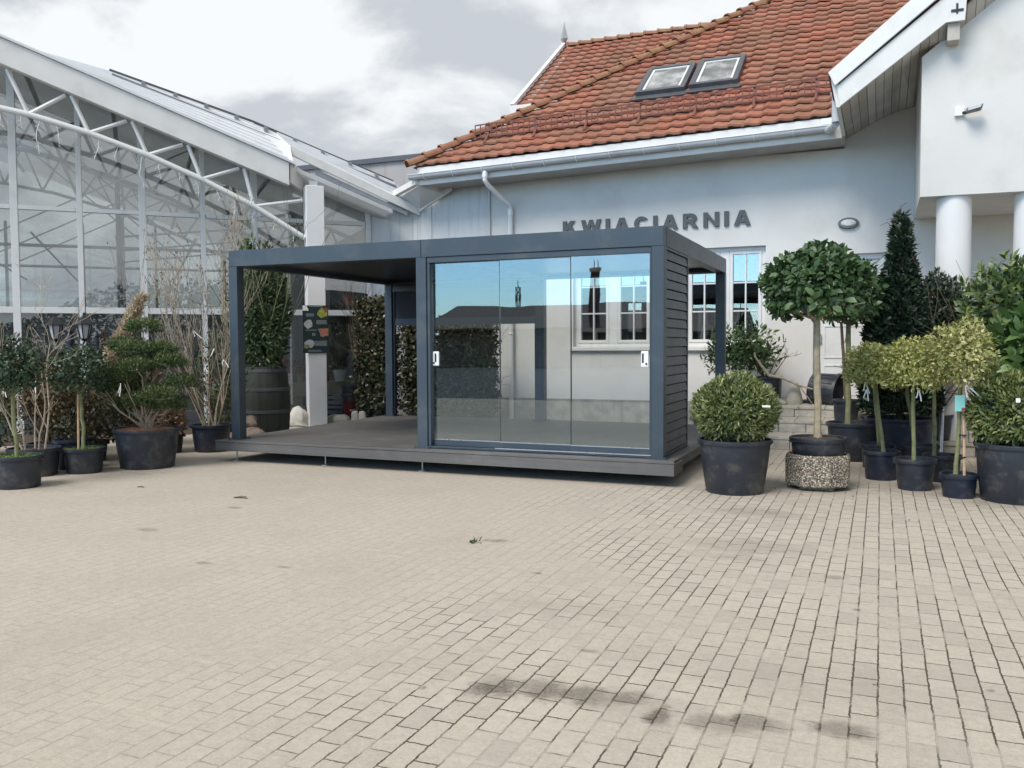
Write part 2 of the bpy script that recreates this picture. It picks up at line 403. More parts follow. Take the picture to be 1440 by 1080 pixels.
# cover: closed cloud ahead of the camera (+Y), broken blue behind it
hd = t.math('ADD', t.math('MULTIPLY', dx, -.28), t.math('MULTIPLY', dy, -.96))
cov = t.sstep(t.math('ADD', n1, t.math('MULTIPLY', t.math('ADD', t.math('SUBTRACT', .66, hd), t.math('MULTIPLY', t.math('MAXIMUM', t.math('SUBTRACT', dz, .22), 0.0), 1.6)), 1.3)), .36, .62)
shade = t.sstep(n2, .44, .565)
cloud = t.mix(shade, (3.9, 4.14, 4.46, 1), (6.2, 6.42, 6.6, 1))
skyc = t.n('ShaderNodeMix', {0: 1.0, 6: sky.outputs[0], 7: (1.42, 1.95, 2.42, 1)}, data_type='RGBA', blend_type='MULTIPLY').outputs[2]
final = t.mix(cov, skyc, cloud)
bg = t.n('ShaderNodeBackground', {'Color': final, 'Strength': .10})
wo = t.n('ShaderNodeOutputWorld', {0: bg.outputs[0]})
sl = bpy.data.lights.new('sun', 'SUN'); sl.energy = 2.2; sl.angle = R(28); sl.color = (1, .95, .885)
so = bpy.data.objects.new('sun', sl); COL.objects.link(so)
sd = Vector((math.sin(SUN_AZ)*math.cos(SUN_EL), math.cos(SUN_AZ)*math.cos(SUN_EL), math.sin(SUN_EL)))
so.rotation_euler = sd.to_track_quat('Z', 'Y').to_euler(); so.location = (0, -20, 30)
S.view_settings.view_transform = 'Standard'; S.view_settings.look = 'None'; S.view_settings.gamma = 1
S.view_settings.exposure = .60
S.cycles.max_bounces = 10; S.cycles.transparent_max_bounces = 24; S.cycles.glossy_bounces = 4
S.cycles.use_denoising = True

# ------------------------------------------------------------------ paved yard
m, t, out = new_mat('concrete_pavers')
tc = t.n('ShaderNodeTexCoord').outputs['Object']
sp = t.n('ShaderNodeSeparateXYZ', {0: tc}); X, Y = sp.outputs[0], sp.outputs[1]
wob = t.n('ShaderNodeTexNoise', {'Vector': tc, 'Scale': 2.6, 'Detail': 3}).outputs['Color']
wv = t.n('ShaderNodeVectorMath', {0: wob, 1: (.5, .5, .5)}, operation='SUBTRACT').outputs[0]
wv = t.n('ShaderNodeVectorMath', {0: wv, 'Scale': .014}, operation='SCALE').outputs[0]
p0 = t.n('ShaderNodeVectorMath', {0: tc, 1: wv}, operation='ADD').outputs[0]
rg = t.n('ShaderNodeTexNoise', {'Vector': tc, 'Scale': 34.0, 'Detail': 4, 'Roughness': .65}).outputs['Color']      # chipped arrises
rg = t.n('ShaderNodeVectorMath', {0: t.n('ShaderNodeVectorMath', {0: rg, 1: (.5, .5, .5)}, operation='SUBTRACT').outputs[0], 'Scale': .016}, operation='SCALE').outputs[0]
p0 = t.n('ShaderNodeVectorMath', {0: p0, 1: rg}, operation='ADD').outputs[0]
s2 = t.n('ShaderNodeSeparateXYZ', {0: p0})
# every row of pavers slides along by its own amount
row = t.math('FLOOR', t.math('DIVIDE', t.math('ADD', s2.outputs[0], 100.0), .107))
wn = t.n('ShaderNodeTexWhiteNoise', {'W': row}, noise_dimensions='1D').outputs[0]
uu = t.math('ADD', s2.outputs[1], t.math('MULTIPLY', wn, .085))
bv = t.n('ShaderNodeCombineXYZ', {0: uu, 1: t.math('ADD', s2.outputs[0], 100.0), 2: 0.0}).outputs[0]
br = t.n('ShaderNodeTexBrick', {'Vector': bv, 'Color1': (0, 0, 0, 1), 'Color2': (1, 1, 1, 1), 'Mortar': (.5, .5, .5, 1), 'Scale': 1.0, 'Mortar Size': .0046, 'Mortar Smooth': .30, 'Bias': 0.0, 'Brick Width': .214, 'Row Height': .107}, offset=.5, offset_frequency=2)
joint = br.outputs['Fac']; brand = t.n('ShaderNodeSeparateColor', {0: br.outputs['Color']}).outputs[0]
big = t.noise(tc, .34, 4, .55); med = t.noise(tc, 1.3, 5, .6); fine = t.noise(tc, 55, 4, .7); grit = t.noise(tc, 190, 2, .6)
# joints washed clean on the right, sanded full on the left and in worn patches
lean = t.math('ADD', t.math('MULTIPLY', X, .30), t.math('MULTIPLY', Y, -.055))
jv = t.sstep(t.math('ADD', lean, t.math('MULTIPLY', t.math('SUBTRACT', big, .5), 3.4)), -.25, .65)
jv2 = t.math('MULTIPLY', t.math('MULTIPLY_ADD', jv, .80, .24), t.math('MULTIPLY_ADD', t.sstep(t.math('ADD', t.math('MULTIPLY', med, .6), t.math('MULTIPLY', t.noise(tc, 3.4, 5, .65), .4)), .42, .54), .86, .14))
base = t.ramp(t.math('ADD', t.math('MULTIPLY', big, .5), t.math('MULTIPLY', med, .5)), [(.3, (.315, .290, .245)), (.5, (.372, .343, .293)), (.72, (.415, .385, .333))])
base = t.mix(t.math('MULTIPLY', t.math('MULTIPLY_ADD', jv, .7, .3), .34), base, t.ramp(brand, [(0, (.255, .235, .205)), (.35, (.35, .325, .28)), (.7, (.385, .357, .308)), (1, (.45, .42, .37))]))
base = t.mix(.26, base, t.ramp(t.math('ADD', t.math('MULTIPLY', fine, .5), t.math('MULTIPLY', t.noise(tc, 19, 5, .7), .5)), [(.34, (.20, .18, .155)), (.66, (.64, .59, .52))]))
base = t.mix(t.math('MULTIPLY', t.sstep(t.noise(tc, 130, 2, .6), .60, .70), .45), base, (.17, .155, .13, 1))
base = t.mix(t.math('MULTIPLY', t.math('GREATER_THAN', brand, .93), t.math('MULTIPLY', jv, .30)), base, (.21, .20, .18, 1))
base = t.mix(t.math('MULTIPLY', t.sstep(grit,   .56, .70), .35), base, (.56, .53, .47, 1))
# dusty pale smears
base = t.mix(t.math('MULTIPLY', t.sstep(t.noise(t.n('ShaderNodeMapping', {0: tc, 2: (0, 0, .3), 3: (.6, 2.6, 1)}).outputs[0], 1.1, 6, .65), .60, .74), .34), base, (.53, .49, .425, 1))
# damp and oily spots: x, y, rx, ry, strength
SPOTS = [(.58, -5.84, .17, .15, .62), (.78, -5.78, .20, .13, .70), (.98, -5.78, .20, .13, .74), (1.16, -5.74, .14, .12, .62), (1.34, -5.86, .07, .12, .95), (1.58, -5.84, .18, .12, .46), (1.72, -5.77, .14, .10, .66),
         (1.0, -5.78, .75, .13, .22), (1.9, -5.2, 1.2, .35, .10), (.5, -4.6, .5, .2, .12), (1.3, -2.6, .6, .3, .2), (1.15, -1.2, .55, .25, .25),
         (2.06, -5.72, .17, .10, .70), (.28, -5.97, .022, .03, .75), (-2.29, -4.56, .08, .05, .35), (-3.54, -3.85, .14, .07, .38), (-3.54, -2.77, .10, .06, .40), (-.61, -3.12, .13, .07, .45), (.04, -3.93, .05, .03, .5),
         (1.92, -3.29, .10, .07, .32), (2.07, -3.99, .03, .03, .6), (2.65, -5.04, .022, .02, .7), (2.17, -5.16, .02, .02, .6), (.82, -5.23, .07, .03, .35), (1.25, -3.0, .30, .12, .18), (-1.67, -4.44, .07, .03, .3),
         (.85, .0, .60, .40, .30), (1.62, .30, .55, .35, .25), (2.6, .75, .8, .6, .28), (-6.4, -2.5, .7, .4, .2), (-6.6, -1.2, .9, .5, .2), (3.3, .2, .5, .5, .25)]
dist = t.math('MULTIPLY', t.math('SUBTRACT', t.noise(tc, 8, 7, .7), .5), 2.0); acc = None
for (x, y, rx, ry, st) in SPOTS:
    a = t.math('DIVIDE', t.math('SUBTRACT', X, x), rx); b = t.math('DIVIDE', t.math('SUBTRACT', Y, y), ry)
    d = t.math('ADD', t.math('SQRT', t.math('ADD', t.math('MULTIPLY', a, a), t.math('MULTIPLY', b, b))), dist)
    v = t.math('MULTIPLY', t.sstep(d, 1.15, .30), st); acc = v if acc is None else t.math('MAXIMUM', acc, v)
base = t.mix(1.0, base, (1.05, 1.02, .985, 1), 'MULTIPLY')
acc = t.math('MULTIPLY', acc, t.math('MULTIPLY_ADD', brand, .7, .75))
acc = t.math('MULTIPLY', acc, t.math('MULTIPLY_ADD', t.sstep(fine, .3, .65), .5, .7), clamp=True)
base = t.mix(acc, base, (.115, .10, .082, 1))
jv2 = t.math('MAXIMUM', jv2, t.math('MULTIPLY', acc, 1.3, clamp=True))
base = t.mix(t.math('MULTIPLY', joint, jv2), base, t.mix(med, (.040, .034, .025, 1), (.095, .080, .058, 1)))
pr = t.n('ShaderNodeBsdfPrincipled', {'Base Color': base, 'Roughness': .9, 'Specular IOR Level': .25})
hgt = t.math('ADD', t.math('MULTIPLY', joint, t.math('MULTIPLY_ADD', jv, -.9, -.1)), t.math('ADD', t.math('MULTIPLY', fine, .10), t.math('MULTIPLY', brand, t.math('MULTIPLY', jv, .25))))
bp = t.n('ShaderNodeBump', {'Strength': .7, 'Distance': .006, 'Height': hgt})
t.L.new(bp.outputs[0], pr.inputs['Normal']); t.L.new(pr.outputs[0], out.inputs[0])
yard = MB().add([(-400, -400, 0), (400, -400, 0), (400, 400, 0), (-400, 400, 0)], [(0, 1, 2, 3)]).build('paved_yard', 'concrete_pavers')
st_ = MB().add([(-400, -400, .004), (400, -400, .004), (400, -13, .004), (-400, -13, .004)], [(0, 1, 2, 3)]).build('reflection_dimmer', 'dimmer_dark'); tag(st_, 'added dark sheet behind the viewer that dims the ground mirrored in the glass', kind='structure')  # unseen sheet added behind the camera so the panes mirror darker ground
tag(yard, 'beige concrete block paving of the yard with dark joints at right', kind='structure')

# ------------------------------------------------------------------ deck
m, t, out = new_mat('deck_boards')
tc = t.n('ShaderNodeTexCoord').outputs['Object']
gr = t.noise(t.n('ShaderNodeMapping', {0: tc, 3: (1.2, 60, 60)}).outputs[0], 1.0, 5, .6)
col = t.ramp(t.math('ADD', t.math('MULTIPLY', gr, .5), t.math('MULTIPLY', t.noise(tc, 1.1, 5), .5)), [(.3, (.082, .078, .076)), (.7, (.138, .132, .127))])
col = t.mix(t.math('MULTIPLY', t.sstep(t.noise(tc, 2.2, 6, .65), .5, .75), .35), col, (.21, .20, .18, 1))
pr = t.n('ShaderNodeBsdfPrincipled', {'Base Color': col, 'Roughness': .62, 'Specular IOR Level': .4})
bp = t.n('ShaderNodeBump', {'Strength': .3, 'Distance': .003, 'Height': gr}); t.L.new(bp.outputs[0], pr.inputs['Normal']); t.L.new(pr.outputs[0], out.inputs[0])
ZD = .287; OV = .13; LX = 5.95; MX = 3.0; DY = 4.16
dk = thing('deck', (-LX/2, DY/2, 0), 'low grey composite deck on screw feet carrying the dark pergola', 'deck')
b = MB(); y = -OV; i = 0
while y < DY+OV-.02:
    b.box(-LX-OV, y, ZD-.026, OV, min(y+.142, DY+OV), ZD-.0003*(i % 3)); y += .147; i += 1
b.build('deck_boards', 'deck_boards', dk, bevel=.004)
b = MB()
b.hexa([(-LX-OV-.012, -OV-.030, .150), (OV+.022, -OV-.030, .128), (OV+.022, -OV-.004, .128), (-LX-OV-.012, -OV-.004, .150), (-LX-OV-.012, -OV-.030, ZD-.030), (OV+.022, -OV-.030, ZD-.030), (OV+.022, -OV-.004, ZD-.030), (-LX-OV-.012, -OV-.004, ZD-.030)])
b.box(OV+.004, -OV-.003, .13, OV+.020, .30, ZD-.030)
b.box(OV-.06, .31, .16, OV-.03, DY+OV, ZD-.030)
b.box(-LX-OV-.014, -OV, .16, -LX-OV-.002, DY+OV, ZD-.030)
b.build('fascia_board', 'deck_boards', dk, bevel=.003)
b = MB()
b.box(-LX-OV-.014, -OV-.034, ZD-.026, OV+.024, -OV-.003, ZD+.001); b.build('edge_trim', 'deck_boards', dk, bevel=.003)
b = MB()
for k in range(7): b.box(-LX+.05, .25+k*.6, .12, -.05, .30+k*.6, ZD-.030)
b.build('joist', 'dark_tree_metal', dk)
for x in (-LX+.06, -4.45, -MX-.02, -1.5, -.1):
    for y in ((.03 if x < -2 else .75), 2.1, 4.1):
        b = MB().tube([(x, y, .012), (x, y, .20)], .009, 8); b.lathe([(.055, 0), (.055, .01), (.018, .016)], 16, (x, y, .001)); b.build('screw_foot', 'steel', dk)

# ------------------------------------------------------------------ pergola
ZT = ZD+2.55; PW = .14; BH = .215
pg = thing('pergola', (-LX/2, DY/2, ZD), 'anthracite aluminium pergola with sliding glass front and slatted side wall on the deck', 'pergola')
def post(x, y):
    p = MB().box(x, y, ZD+.004, x+PW, y+PW, ZT-BH-.001).build('post', 'anthracite', pg, bevel=.004)
    b = MB().box(x-.035, y-.035, ZD+.001, x+PW+.035, y+PW+.035, ZD+.014)
    for a in (-.02, PW+.02):
        for c in (-.02, PW+.02): b.lathe([(.010, .0), (.010, .012), (.004, .016)], 8, (x+a, y+c, ZD+.012))
    b.build('base_plate', 'anthracite', p)
for x in (-LX, -MX-PW/2, -PW):
    for y in (0, DY-PW): post(x, y)
bt = ZT; bb = ZT-BH
def beam(x0, y0, x1, y1, name='beam'): return MB().box(x0, y0, bb, x1, y1, bt).build(name, 'anthracite', pg, bevel=.004)
beam(-LX+.004, 0, -MX-.004+.0, PW); beam(-MX+.004, 0, -.004, PW)
MB().box(-MX-.004, -.001, bb+.001, -MX+.004, PW-.001, bt-.002).build('beam_joint', 'anthracite_dark', pg)
beam(-LX, PW+.003, -LX+PW, DY-PW-.003); beam(-PW, PW+.003, -.0, DY-PW-.003); beam(-MX-.06, PW+.003, -MX+.06, DY-PW-.003)
beam(-LX+.004, DY-PW, -MX-.004, DY); beam(-MX+.004, DY-PW, -.004, DY)
MB().box(-PW+.01, 0, bb+.001, 0-.001, PW-.001, bt-.001).build('corner_cap', 'anthracite', pg) if False else None
for x0, x1, nm in ((-LX+PW+.004, -MX-.064, 'roof_blades'), (-MX+.064, -PW-.004, 'roof_blades')):
    b = MB(); y = PW+.02
    while y < DY-PW-.02:
        y1 = min(y+.208, DY-PW-.006)
        b.hexa([(x0, y, bb+.075), (x1, y, bb+.075), (x1, y1, bb+.068), (x0, y1, bb+.068), (x0, y, bb+.11), (x1, y, bb+.11), (x1, y1, bb+.105), (x0, y1, bb+.105)]); y += .212
    b.build(nm, 'anthracite_dark', pg, bevel=.003)
    for a in (PW+.003, DY-PW-.063): MB().box(x0, a, bb+.012, x1, a+.06, bb+.045).build('inner_gutter', 'anthracite_dark', pg)
# sliding glass front
X0, X1 = -MX+PW/2+.004, -PW-.004
fr = MB(); fr.box(X0, .015, bb-.070, X1, .125, bb-.003); fr.box(X0, .010, ZD+.006, X1, .135, ZD+.030)
fr.box(X0, .02, ZD+.031, X0+.035, .12, bb-.071); fr.box(X1-.02, .02, ZD+.031, X1, .12, bb-.071)
fr.build('track_frame', 'anthracite', pg, bevel=.003)
MB().box(X0+.9, .004, ZD+.0305, X1, .0095, ZD+.042).build('sill_strip', 'rail_metal', pg)
xs = [X0+.036, -1.985, -1.085, X1-.021]
for k in range(3):
    yk = .095-.028*k if k < 2 else .040
    a, c = xs[k]+(.004 if k else 0), xs[k+1]
    d = MB().box(a, yk, ZD+.105, c, yk+.010, bb-.072).build('sliding_door', 'glass_sliding', pg)
    r = MB().box(a, yk-.010, ZD+.034, c, yk+.020, ZD+.104); r.build('bottom_rail', 'anthracite', d, bevel=.002)
    if k < 2: MB().box(c-.012, yk-.006, ZD+.1125, c+.006, yk-.0045, bb-.073).build('edge_seal', 'black_plastic', d)
    MB().box(a, yk-.004, ZD+.1045, c, yk-.0002, ZD+.112).build('glazing_bead', 'rail_metal', d)
    if k != 1:
        hx = a+.045 if k == 0 else c-.052
        h = MB().box(hx-.042, yk-.024, 1.30, hx+.042, yk-.001, 1.475).build('lock_plate', 'white_plastic', d, bevel=.006)
        MB().box(hx-.012, yk-.026, 1.345, hx+.012, yk-.0245, 1.45).build('finger_slot', 'black_plastic', d) if k == 0 else MB().box(hx-.03, yk-.026, 1.345, hx-.010, yk-.0245, 1.45).build('finger_slot', 'black_plastic', d)
        MB().lathe([(.012, 0), (.012, .004)], 14, (0, 0, 0), axis=Matrix.Translation((hx+(-.022 if k == 0 else .018), yk-.0245, 1.335)) @ Matrix.Rotation(R(90), 4, 'X')).build('key_hole', 'black_plastic', d)
# slatted side wall
lw = MB(); n = 21; z = ZD+.05; hh = (bb-.03-z)/n
for k in range(n):
    a = z+k*hh; lw.hexa([(-.060, PW+.006, a+.006), (-.010, PW+.006, a+.006), (-.010, 1.30, a+.006), (-.060, 1.30, a+.006), (-.060, PW+.006, a+hh-.004), (-.022, PW+.006, a+hh-.004), (-.022, 1.30, a+hh-.004), (-.060, 1.30, a+hh-.004)])
lw.build('side_louvre', 'anthracite', pg, bevel=.002)
b = MB(); b.box(-.095, 1.302, ZD+.006, -.008, 1.345, bb-.002); b.box(-.095, PW+.003, ZD+.006, -.006, 1.300, ZD+.048); b.box(-.095, PW+.003, bb-.028, -.004, 1.300, bb-.002); b.box(-.085, PW+.002, ZD+.05, -.061, 1.30, bb-.03)
b.build('louvre_frame', 'anthracite', pg, bevel=.002)
# half-lowered fabric screen along the back of the open bay
b = MB(); b.box(-LX+PW+.004, DY-.115, bb-.125, -MX-PW/2-.004, DY-.005, bb-.003); b.box(-LX+PW+.002, DY-.10, ZD+.02, -LX+PW+.035, DY-.04, bb-.126); b.box(-MX-PW/2-.035, DY-.10, ZD+.02, -MX-PW/2-.002, DY-.04, bb-.126)
b.build('screen_box', 'anthracite_dark', pg)
MB().box(-LX+PW+.036, DY-.072, 2.02, -MX-PW/2-.036, DY-.068, bb-.10).build('roller_screen', 'screen_fabric', pg)
MB().box(-LX+PW+.036, DY-.085, 1.90, -MX-PW/2-.036, DY-.055, 2.02).build('bottom_bar', 'anthracite', pg)

# ------------------------------------------------------------------ house
HS = thing('house', (2, 9, 0), 'white rendered house with orange tiled hip roof and columned porch wing', 'house')
TI = .0235; TS = math.tan(R(35))
def eave(x): return TI*(x+2.5)
def zr(x, y): return 5.10+eave(x)+TS*(y-5.7)
def holes_wall(x0, x1, z0, z1, ya, yb, holes):
    b = MB(); xs = sorted({x0, x1, *[h[0] for h in holes], *[h[1] for h in holes]}); zs = sorted({z0, z1, *[h[2] for h in holes], *[h[3] for h in holes]})
    for i in range(len(xs)-1):
        for j in range(len(zs)-1):
            cx, cz = (xs[i]+xs[i+1])/2, (zs[j]+zs[j+1])/2
            if not any(h[0] < cx < h[1] and h[2] < cz < h[3] for h in holes): b.box(xs[i], ya, zs[j], xs[i+1], yb, zs[j+1])
    return b
YW = 6.5
W1 = (-3.27, -1.72, 1.50, 3.27); W2 = (-1.14, .30, 1.50, 3.27); DR = (1.10, 2.24, .55, 3.06)
holes_wall(-6.6, 12, .50, 4.83, YW, YW+.32, [W1, W2, DR]).build('front_wall', 'stucco', HS)
MB().prism([(1.57, 4.8305), (2.655, 4.8305), (2.655, 5.6), (1.57, 5.1)], YW, YW+.1, 'XZ').build('front_wall', 'stucco', HS)
MB().box(-6.6, YW-.035, 0, -.6, YW+.30, .498).box(4.62, YW-.035, 0, 12, YW+.30, .498).build('plinth', 'plinth_render', HS)
b = MB(); b.box(-6.6, YW+.33, 0, -6.3, 16, 4.7); b.box(8.7, YW+.33, 0, 9, 16, 4.7); b.box(-6.6, 16, 0, 9, 16.3, 4.7); b.box(-6.3, YW+.33, 4.72, 8.7, 16, 4.80); b.build('side_wall', 'stucco', HS)
def window(h, nm='window'):
    x0, x1, z0, z1 = h; f = MB(); ya, yb = YW+.10, YW+.17
    f.box(x0, ya, z1-.07, x1, yb, z1); f.box(x0, ya, z0, x1, yb, z0+.07); f.box(x0, ya, z0+.07, x0+.075, yb, z1-.07); f.box(x1-.075, ya, z0+.07, x1, yb, z1-.07)
    c = (x0+x1)/2; f.box(c-.085, ya-.006, z0+.07, c+.085, yb, z1-.07)
    wd = f.build(nm, 'white_paint', HS, bevel=.004)
    for a, d in ((x0+.078, c-.088), (c+.088, x1-.078)):
        s = MB(); A, B = z0+.073, z1-.073; y0, y1 = ya-.012, yb-.01; q = .055
        s.box(a, y0, B-q, d, y1, B); s.box(a, y0, A, d, y1, A+q); s.box(a, y0, A+q, a+q, y1, B-q); s.box(d-q, y0, A+q, d, y1, B-q)
        mx = (a+d)/2; s.box(mx-.013, y0+.012, A+q, mx+.013, y1-.004, B-q)
        for k in (1, 2): zz = A+q+(B-A-2*q)*k/3; s.box(a+q, y0+.014, zz-.013, mx-.0135, y1-.004, zz+.013); s.box(mx+.0135, y0+.014, zz-.013, d-q, y1-.004, zz+.013)
        s.build('sash', 'white_paint', wd, bevel=.003)
        MB().box(a+q-.004, ya+.034, A+q-.004, d-q+.004, ya+.040, B-q+.004).build('pane', 'glass_window', wd)
    MB().box(x0-.06, YW-.07, z0-.075, x1+.06, YW+.10, z0-.004).build('sill', 'white_paint', wd, bevel=.006)
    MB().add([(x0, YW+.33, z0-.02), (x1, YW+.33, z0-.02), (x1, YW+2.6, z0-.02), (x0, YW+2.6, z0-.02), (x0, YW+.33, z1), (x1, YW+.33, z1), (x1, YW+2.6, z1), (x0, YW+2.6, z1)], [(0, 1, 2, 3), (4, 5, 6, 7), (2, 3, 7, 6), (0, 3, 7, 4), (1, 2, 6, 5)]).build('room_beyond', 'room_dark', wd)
window(W1); window(W2)
# panelled white door with fanlight panel
x0, x1, z0, z1 = DR
d = MB(); d.box(x0, YW+.08, z0, x0+.09, YW+.20, z1); d.box(x1-.09, YW+.08, z0, x1, YW+.20, z1); d.box(x0+.09, YW+.08, z1-.09, x1-.09, YW+.20, z1); d.box(x0+.09, YW+.12, z0+.01, x1-.09, YW+.17, z1-.09)
dr = d.build('door', 'white_paint', HS, bevel=.004)
b = MB()
for a, c in ((z0+.10, z0+.62), (z0+.74, z0+1.30), (z0+1.42, z0+1.62), (z0+1.74, z0+2.10)):
    for e, f in ((x0+.17, x1-.17),):
        b.box(e, YW+.108, a, f, YW+.118, a+.02); b.box(e, YW+.108, c-.02, f, YW+.118, c); b.box(e, YW+.108, a+.02, e+.02, YW+.118, c-.02); b.box(f-.02, YW+.108, a+.02, f, YW+.118, c-.02)
b.build('panel_moulding', 'white_paint', dr)
MB().box(x0+.10, YW+.075, z0+1.0, x0+.13, YW+.115, z0+1.16).build('door_handle', 'steel', dr, bevel=.004)
# tiled roof: every course steps over the one below, tiles rise in an S
class Tiles: pass
def tile_slope(name, x0f, x1, Y0, n, zf, cy=.27, tw=.265, flip=False, seed=1):
    q = np.random.default_rng(seed); V = []; F = []; Rn = []; SUB = 8
    for i in range(n):
        ya = Y0+i*cy; yb = ya+cy*1.07; xa = x0f(ya); xb = x0f(yb)
        us = np.arange(math.floor(xa/tw)*tw, (1.75 if ya < 6.55 else x1), tw/SUB); off = q.normal(size=len(us)//SUB+3)*.0045; rv = q.random(len(us)//SUB+3); k0 = len(V)
        for j, u in enumerate(us):
            ph = (u/tw) % 1.0; h = .017*max(0, math.sin(PI*min(1, ph/.55)))**1.2-.006*math.sin(PI*max(0, (ph-.55)/.45))-(.012 if j % SUB == 0 else 0)
            tj = j//SUB; a = max(u, xa); c = max(u, xb)
            zl = zf(a, ya)+.066+h+off[tj]; zu = zf(c, yb)+.004+h
            V += [(a, ya+.006, zl-.036), (a, ya-.004, zl), (c, yb, zu)]; Rn += [rv[tj]]*3
        for j in range(len(us)-1):
            A = k0+j*3; B = A+3; F += [(A, B, B+1, A+1), (A+1, B+1, B+2, A+2)]
    me = bpy.data.meshes.new(name); o = ORIG[HS.name]
    me.from_pydata([(p[0]-o[0], p[1]-o[1], p[2]-o[2]) for p in V], [], F)
    at = me.attributes.new('rnd', 'FLOAT', 'POINT'); at.data.foreach_set('value', np.array(Rn, np.float32)); me.materials.append(MATS['roof_tile'])
    ob = bpy.data.objects.new(name, me); COL.objects.link(ob); ob.parent = HS; ORIG[ob.name] = o
    return ob
m, t, out = new_mat('roof_tile')
tc = t.n('ShaderNodeTexCoord').outputs['Object']; a = t.n('ShaderNodeAttribute', attribute_name='rnd').outputs['Fac']
col = t.ramp(a, [(0, (.275, .104, .067)), (.35, (.305, .117, .074)), (.7, (.34, .132, .083)), (1, (.385, .165, .107))])
col = t.mix(t.math('MULTIPLY', t.sstep(t.noise(tc, 1.1, 6, .65), .40, .62), .62), col, (.21, .125, .082, 1))
col = t.mix(t.math('MULTIPLY', t.sstep(t.noise(tc, 6.0, 6, .7), .56, .74), .5), col, (.12, .082, .055, 1))
col = t.mix(t.math('MULTIPLY', t.sstep(t.noise(tc, 17, 4, .7), .63, .74), .55), col, (.40, .32, .20, 1))
pr = t.n('ShaderNodeBsdfPrincipled', {'Base Color': col, 'Roughness': .8, 'Specular IOR Level': .3})
bp = t.n('ShaderNodeBump', {'Strength': .5, 'Distance': .006, 'Height': t.noise(tc, 60, 4, .7)}); t.L.new(bp.outputs[0], pr.inputs['Normal']); t.L.new(pr.outputs[0], out.inputs[0])
m, t, out = new_mat('ridge_tile')
tc = t.n('ShaderNodeTexCoord').outputs['Object']
col = t.ramp(t.noise(tc, 2.2, 4), [(.3, (.23, .10, .06)), (.7, (.31, .14, .085))])
col = t.mix(t.math('MULTIPLY', t.sstep(t.noise(tc, 4.5, 6, .7), .46, .66), .75), col, (.30, .22, .085, 1))
col = t.mix(t.math('MULTIPLY', t.sstep(t.noise(tc, 11, 6, .7), .56, .7), .6), col, (.12, .09, .06, 1))
pr = t.n('ShaderNodeBsdfPrincipled', {'Base Color': col, 'Roughness': .85}); t.L.new(pr.outputs[0], out.inputs[0])
tile_slope('roof', lambda y: -6.3+(y-5.7), 9.0, 5.7, 25, zr)
hip0 = (-6.3, 5.7, zr(-6.3, 5.7)); HT = 6.6; hip1 = (-6.3+HT, 5.7+HT, zr(-6.3+HT, 5.7+HT))
MB().add([hip0, hip1, (-6.3+HT, 19, hip1[2]), (-6.3, 19, hip0[2]), (9, 5.7+HT, hip1[2]+.2), (9, 19, hip1[2]-2)], [(0, 1, 2, 3), (1, 4, 5, 2)]).build('rear_roof', 'roof_tile', HS)
def caps(p, q, name, step=.36, r0=.105, r1=.135):
    p = Vector(p); q = Vector(q); d = (q-p); L = d.length; d.normalize(); side = d.cross(Vector((0, 0, 1))).normalized(); upv = side.cross(d)
    b = MB(); s = 0; k = 0
    while s < L:
        a = p+d*(s-.03); c = p+d*min(L, s+step); vs = []; nn = 9
        for (pt, r, lift) in ((a, r1, .030), (a, r1-.022, .030), (a+d*.05, r1, .030), (a+d*.06, r0+.012, .025), (c, r0, .0)):
            for j in range(nn):
                th = PI*(-.08+1.16*j/(nn-1)); vs.append(pt+side*math.cos(th)*r+upv*(math.sin(th)*r*.85+lift-.02))
        fs = [(i*nn+j, i*nn+j+1, (i+1)*nn+j+1, (i+1)*nn+j) for i in range(4) for j in range(nn-1)]
        b.add(vs, fs); s += step; k += 1
    return b.build(name, 'ridge_tile', HS, smooth=True)
caps((hip0[0]-.05, hip0[1]-.05, hip0[2]+.045), (hip1[0], hip1[1], hip1[2]+.065), 'hip_tiles', .38, .105, .135)
caps((hip1[0], hip1[1], hip1[2]+.08), (9, hip1[1], hip1[2]+.3), 'ridge_tiles')
# second roof behind the hip
Z2 = 7.20
def zr2(x, y): return Z2+TS*(y-10)
tile_slope('back_gable_roof', lambda y: -5.84, 4.5, 10.0, 13, zr2, seed=4)
zt2 = zr2(0, 13.5)
MB().add([(-5.84, 13.5, zt2), (4.5, 13.5, zt2), (4.5, 17, Z2), (-5.84, 17, Z2)], [(0, 1, 2, 3)]).build('rear_roof', 'roof_tile', HS)
caps((-5.80, 13.5, zt2+.04), (4.5, 13.5, zt2+.04), 'ridge_tiles', r0=.09, r1=.115)
b = MB().bar((-5.90, 9.86, Z2-.08), (-5.90, 13.52, zt2+.02), .10, .24, (0, 0, 1)); b.bar((-5.90, 17.1, Z2-.08), (-5.90, 13.53, zt2+.02), .10, .24, (0, 0, 1)); b.build('verge_board', 'white_paint', HS)
b = MB().prism([(10.4, 4.9), (16.7, 4.9), (16.7, Z2+.1), (13.5, zt2-.15), (10.4, Z2+.1)], -5.75, -5.45, 'YZ'); b.box(-5.45, 10.4, 4.9, 4.4, 10.6, Z2+.15); b.build('gable_wall', 'stucco', HS)
MB().box(-5.95, 9.80, Z2-.26, 4.5, 9.97, Z2-.02).build('fascia', 'fascia_white', HS)
b = MB(); zz = zt2; b.lathe([(.03, 0), (.04, .06), (.11, .16), (.075, .30), (.035, .46), (.006, .62)], 4, (-5.90, 13.5, zz+.08)); b.build('finial', 'steel', HS)
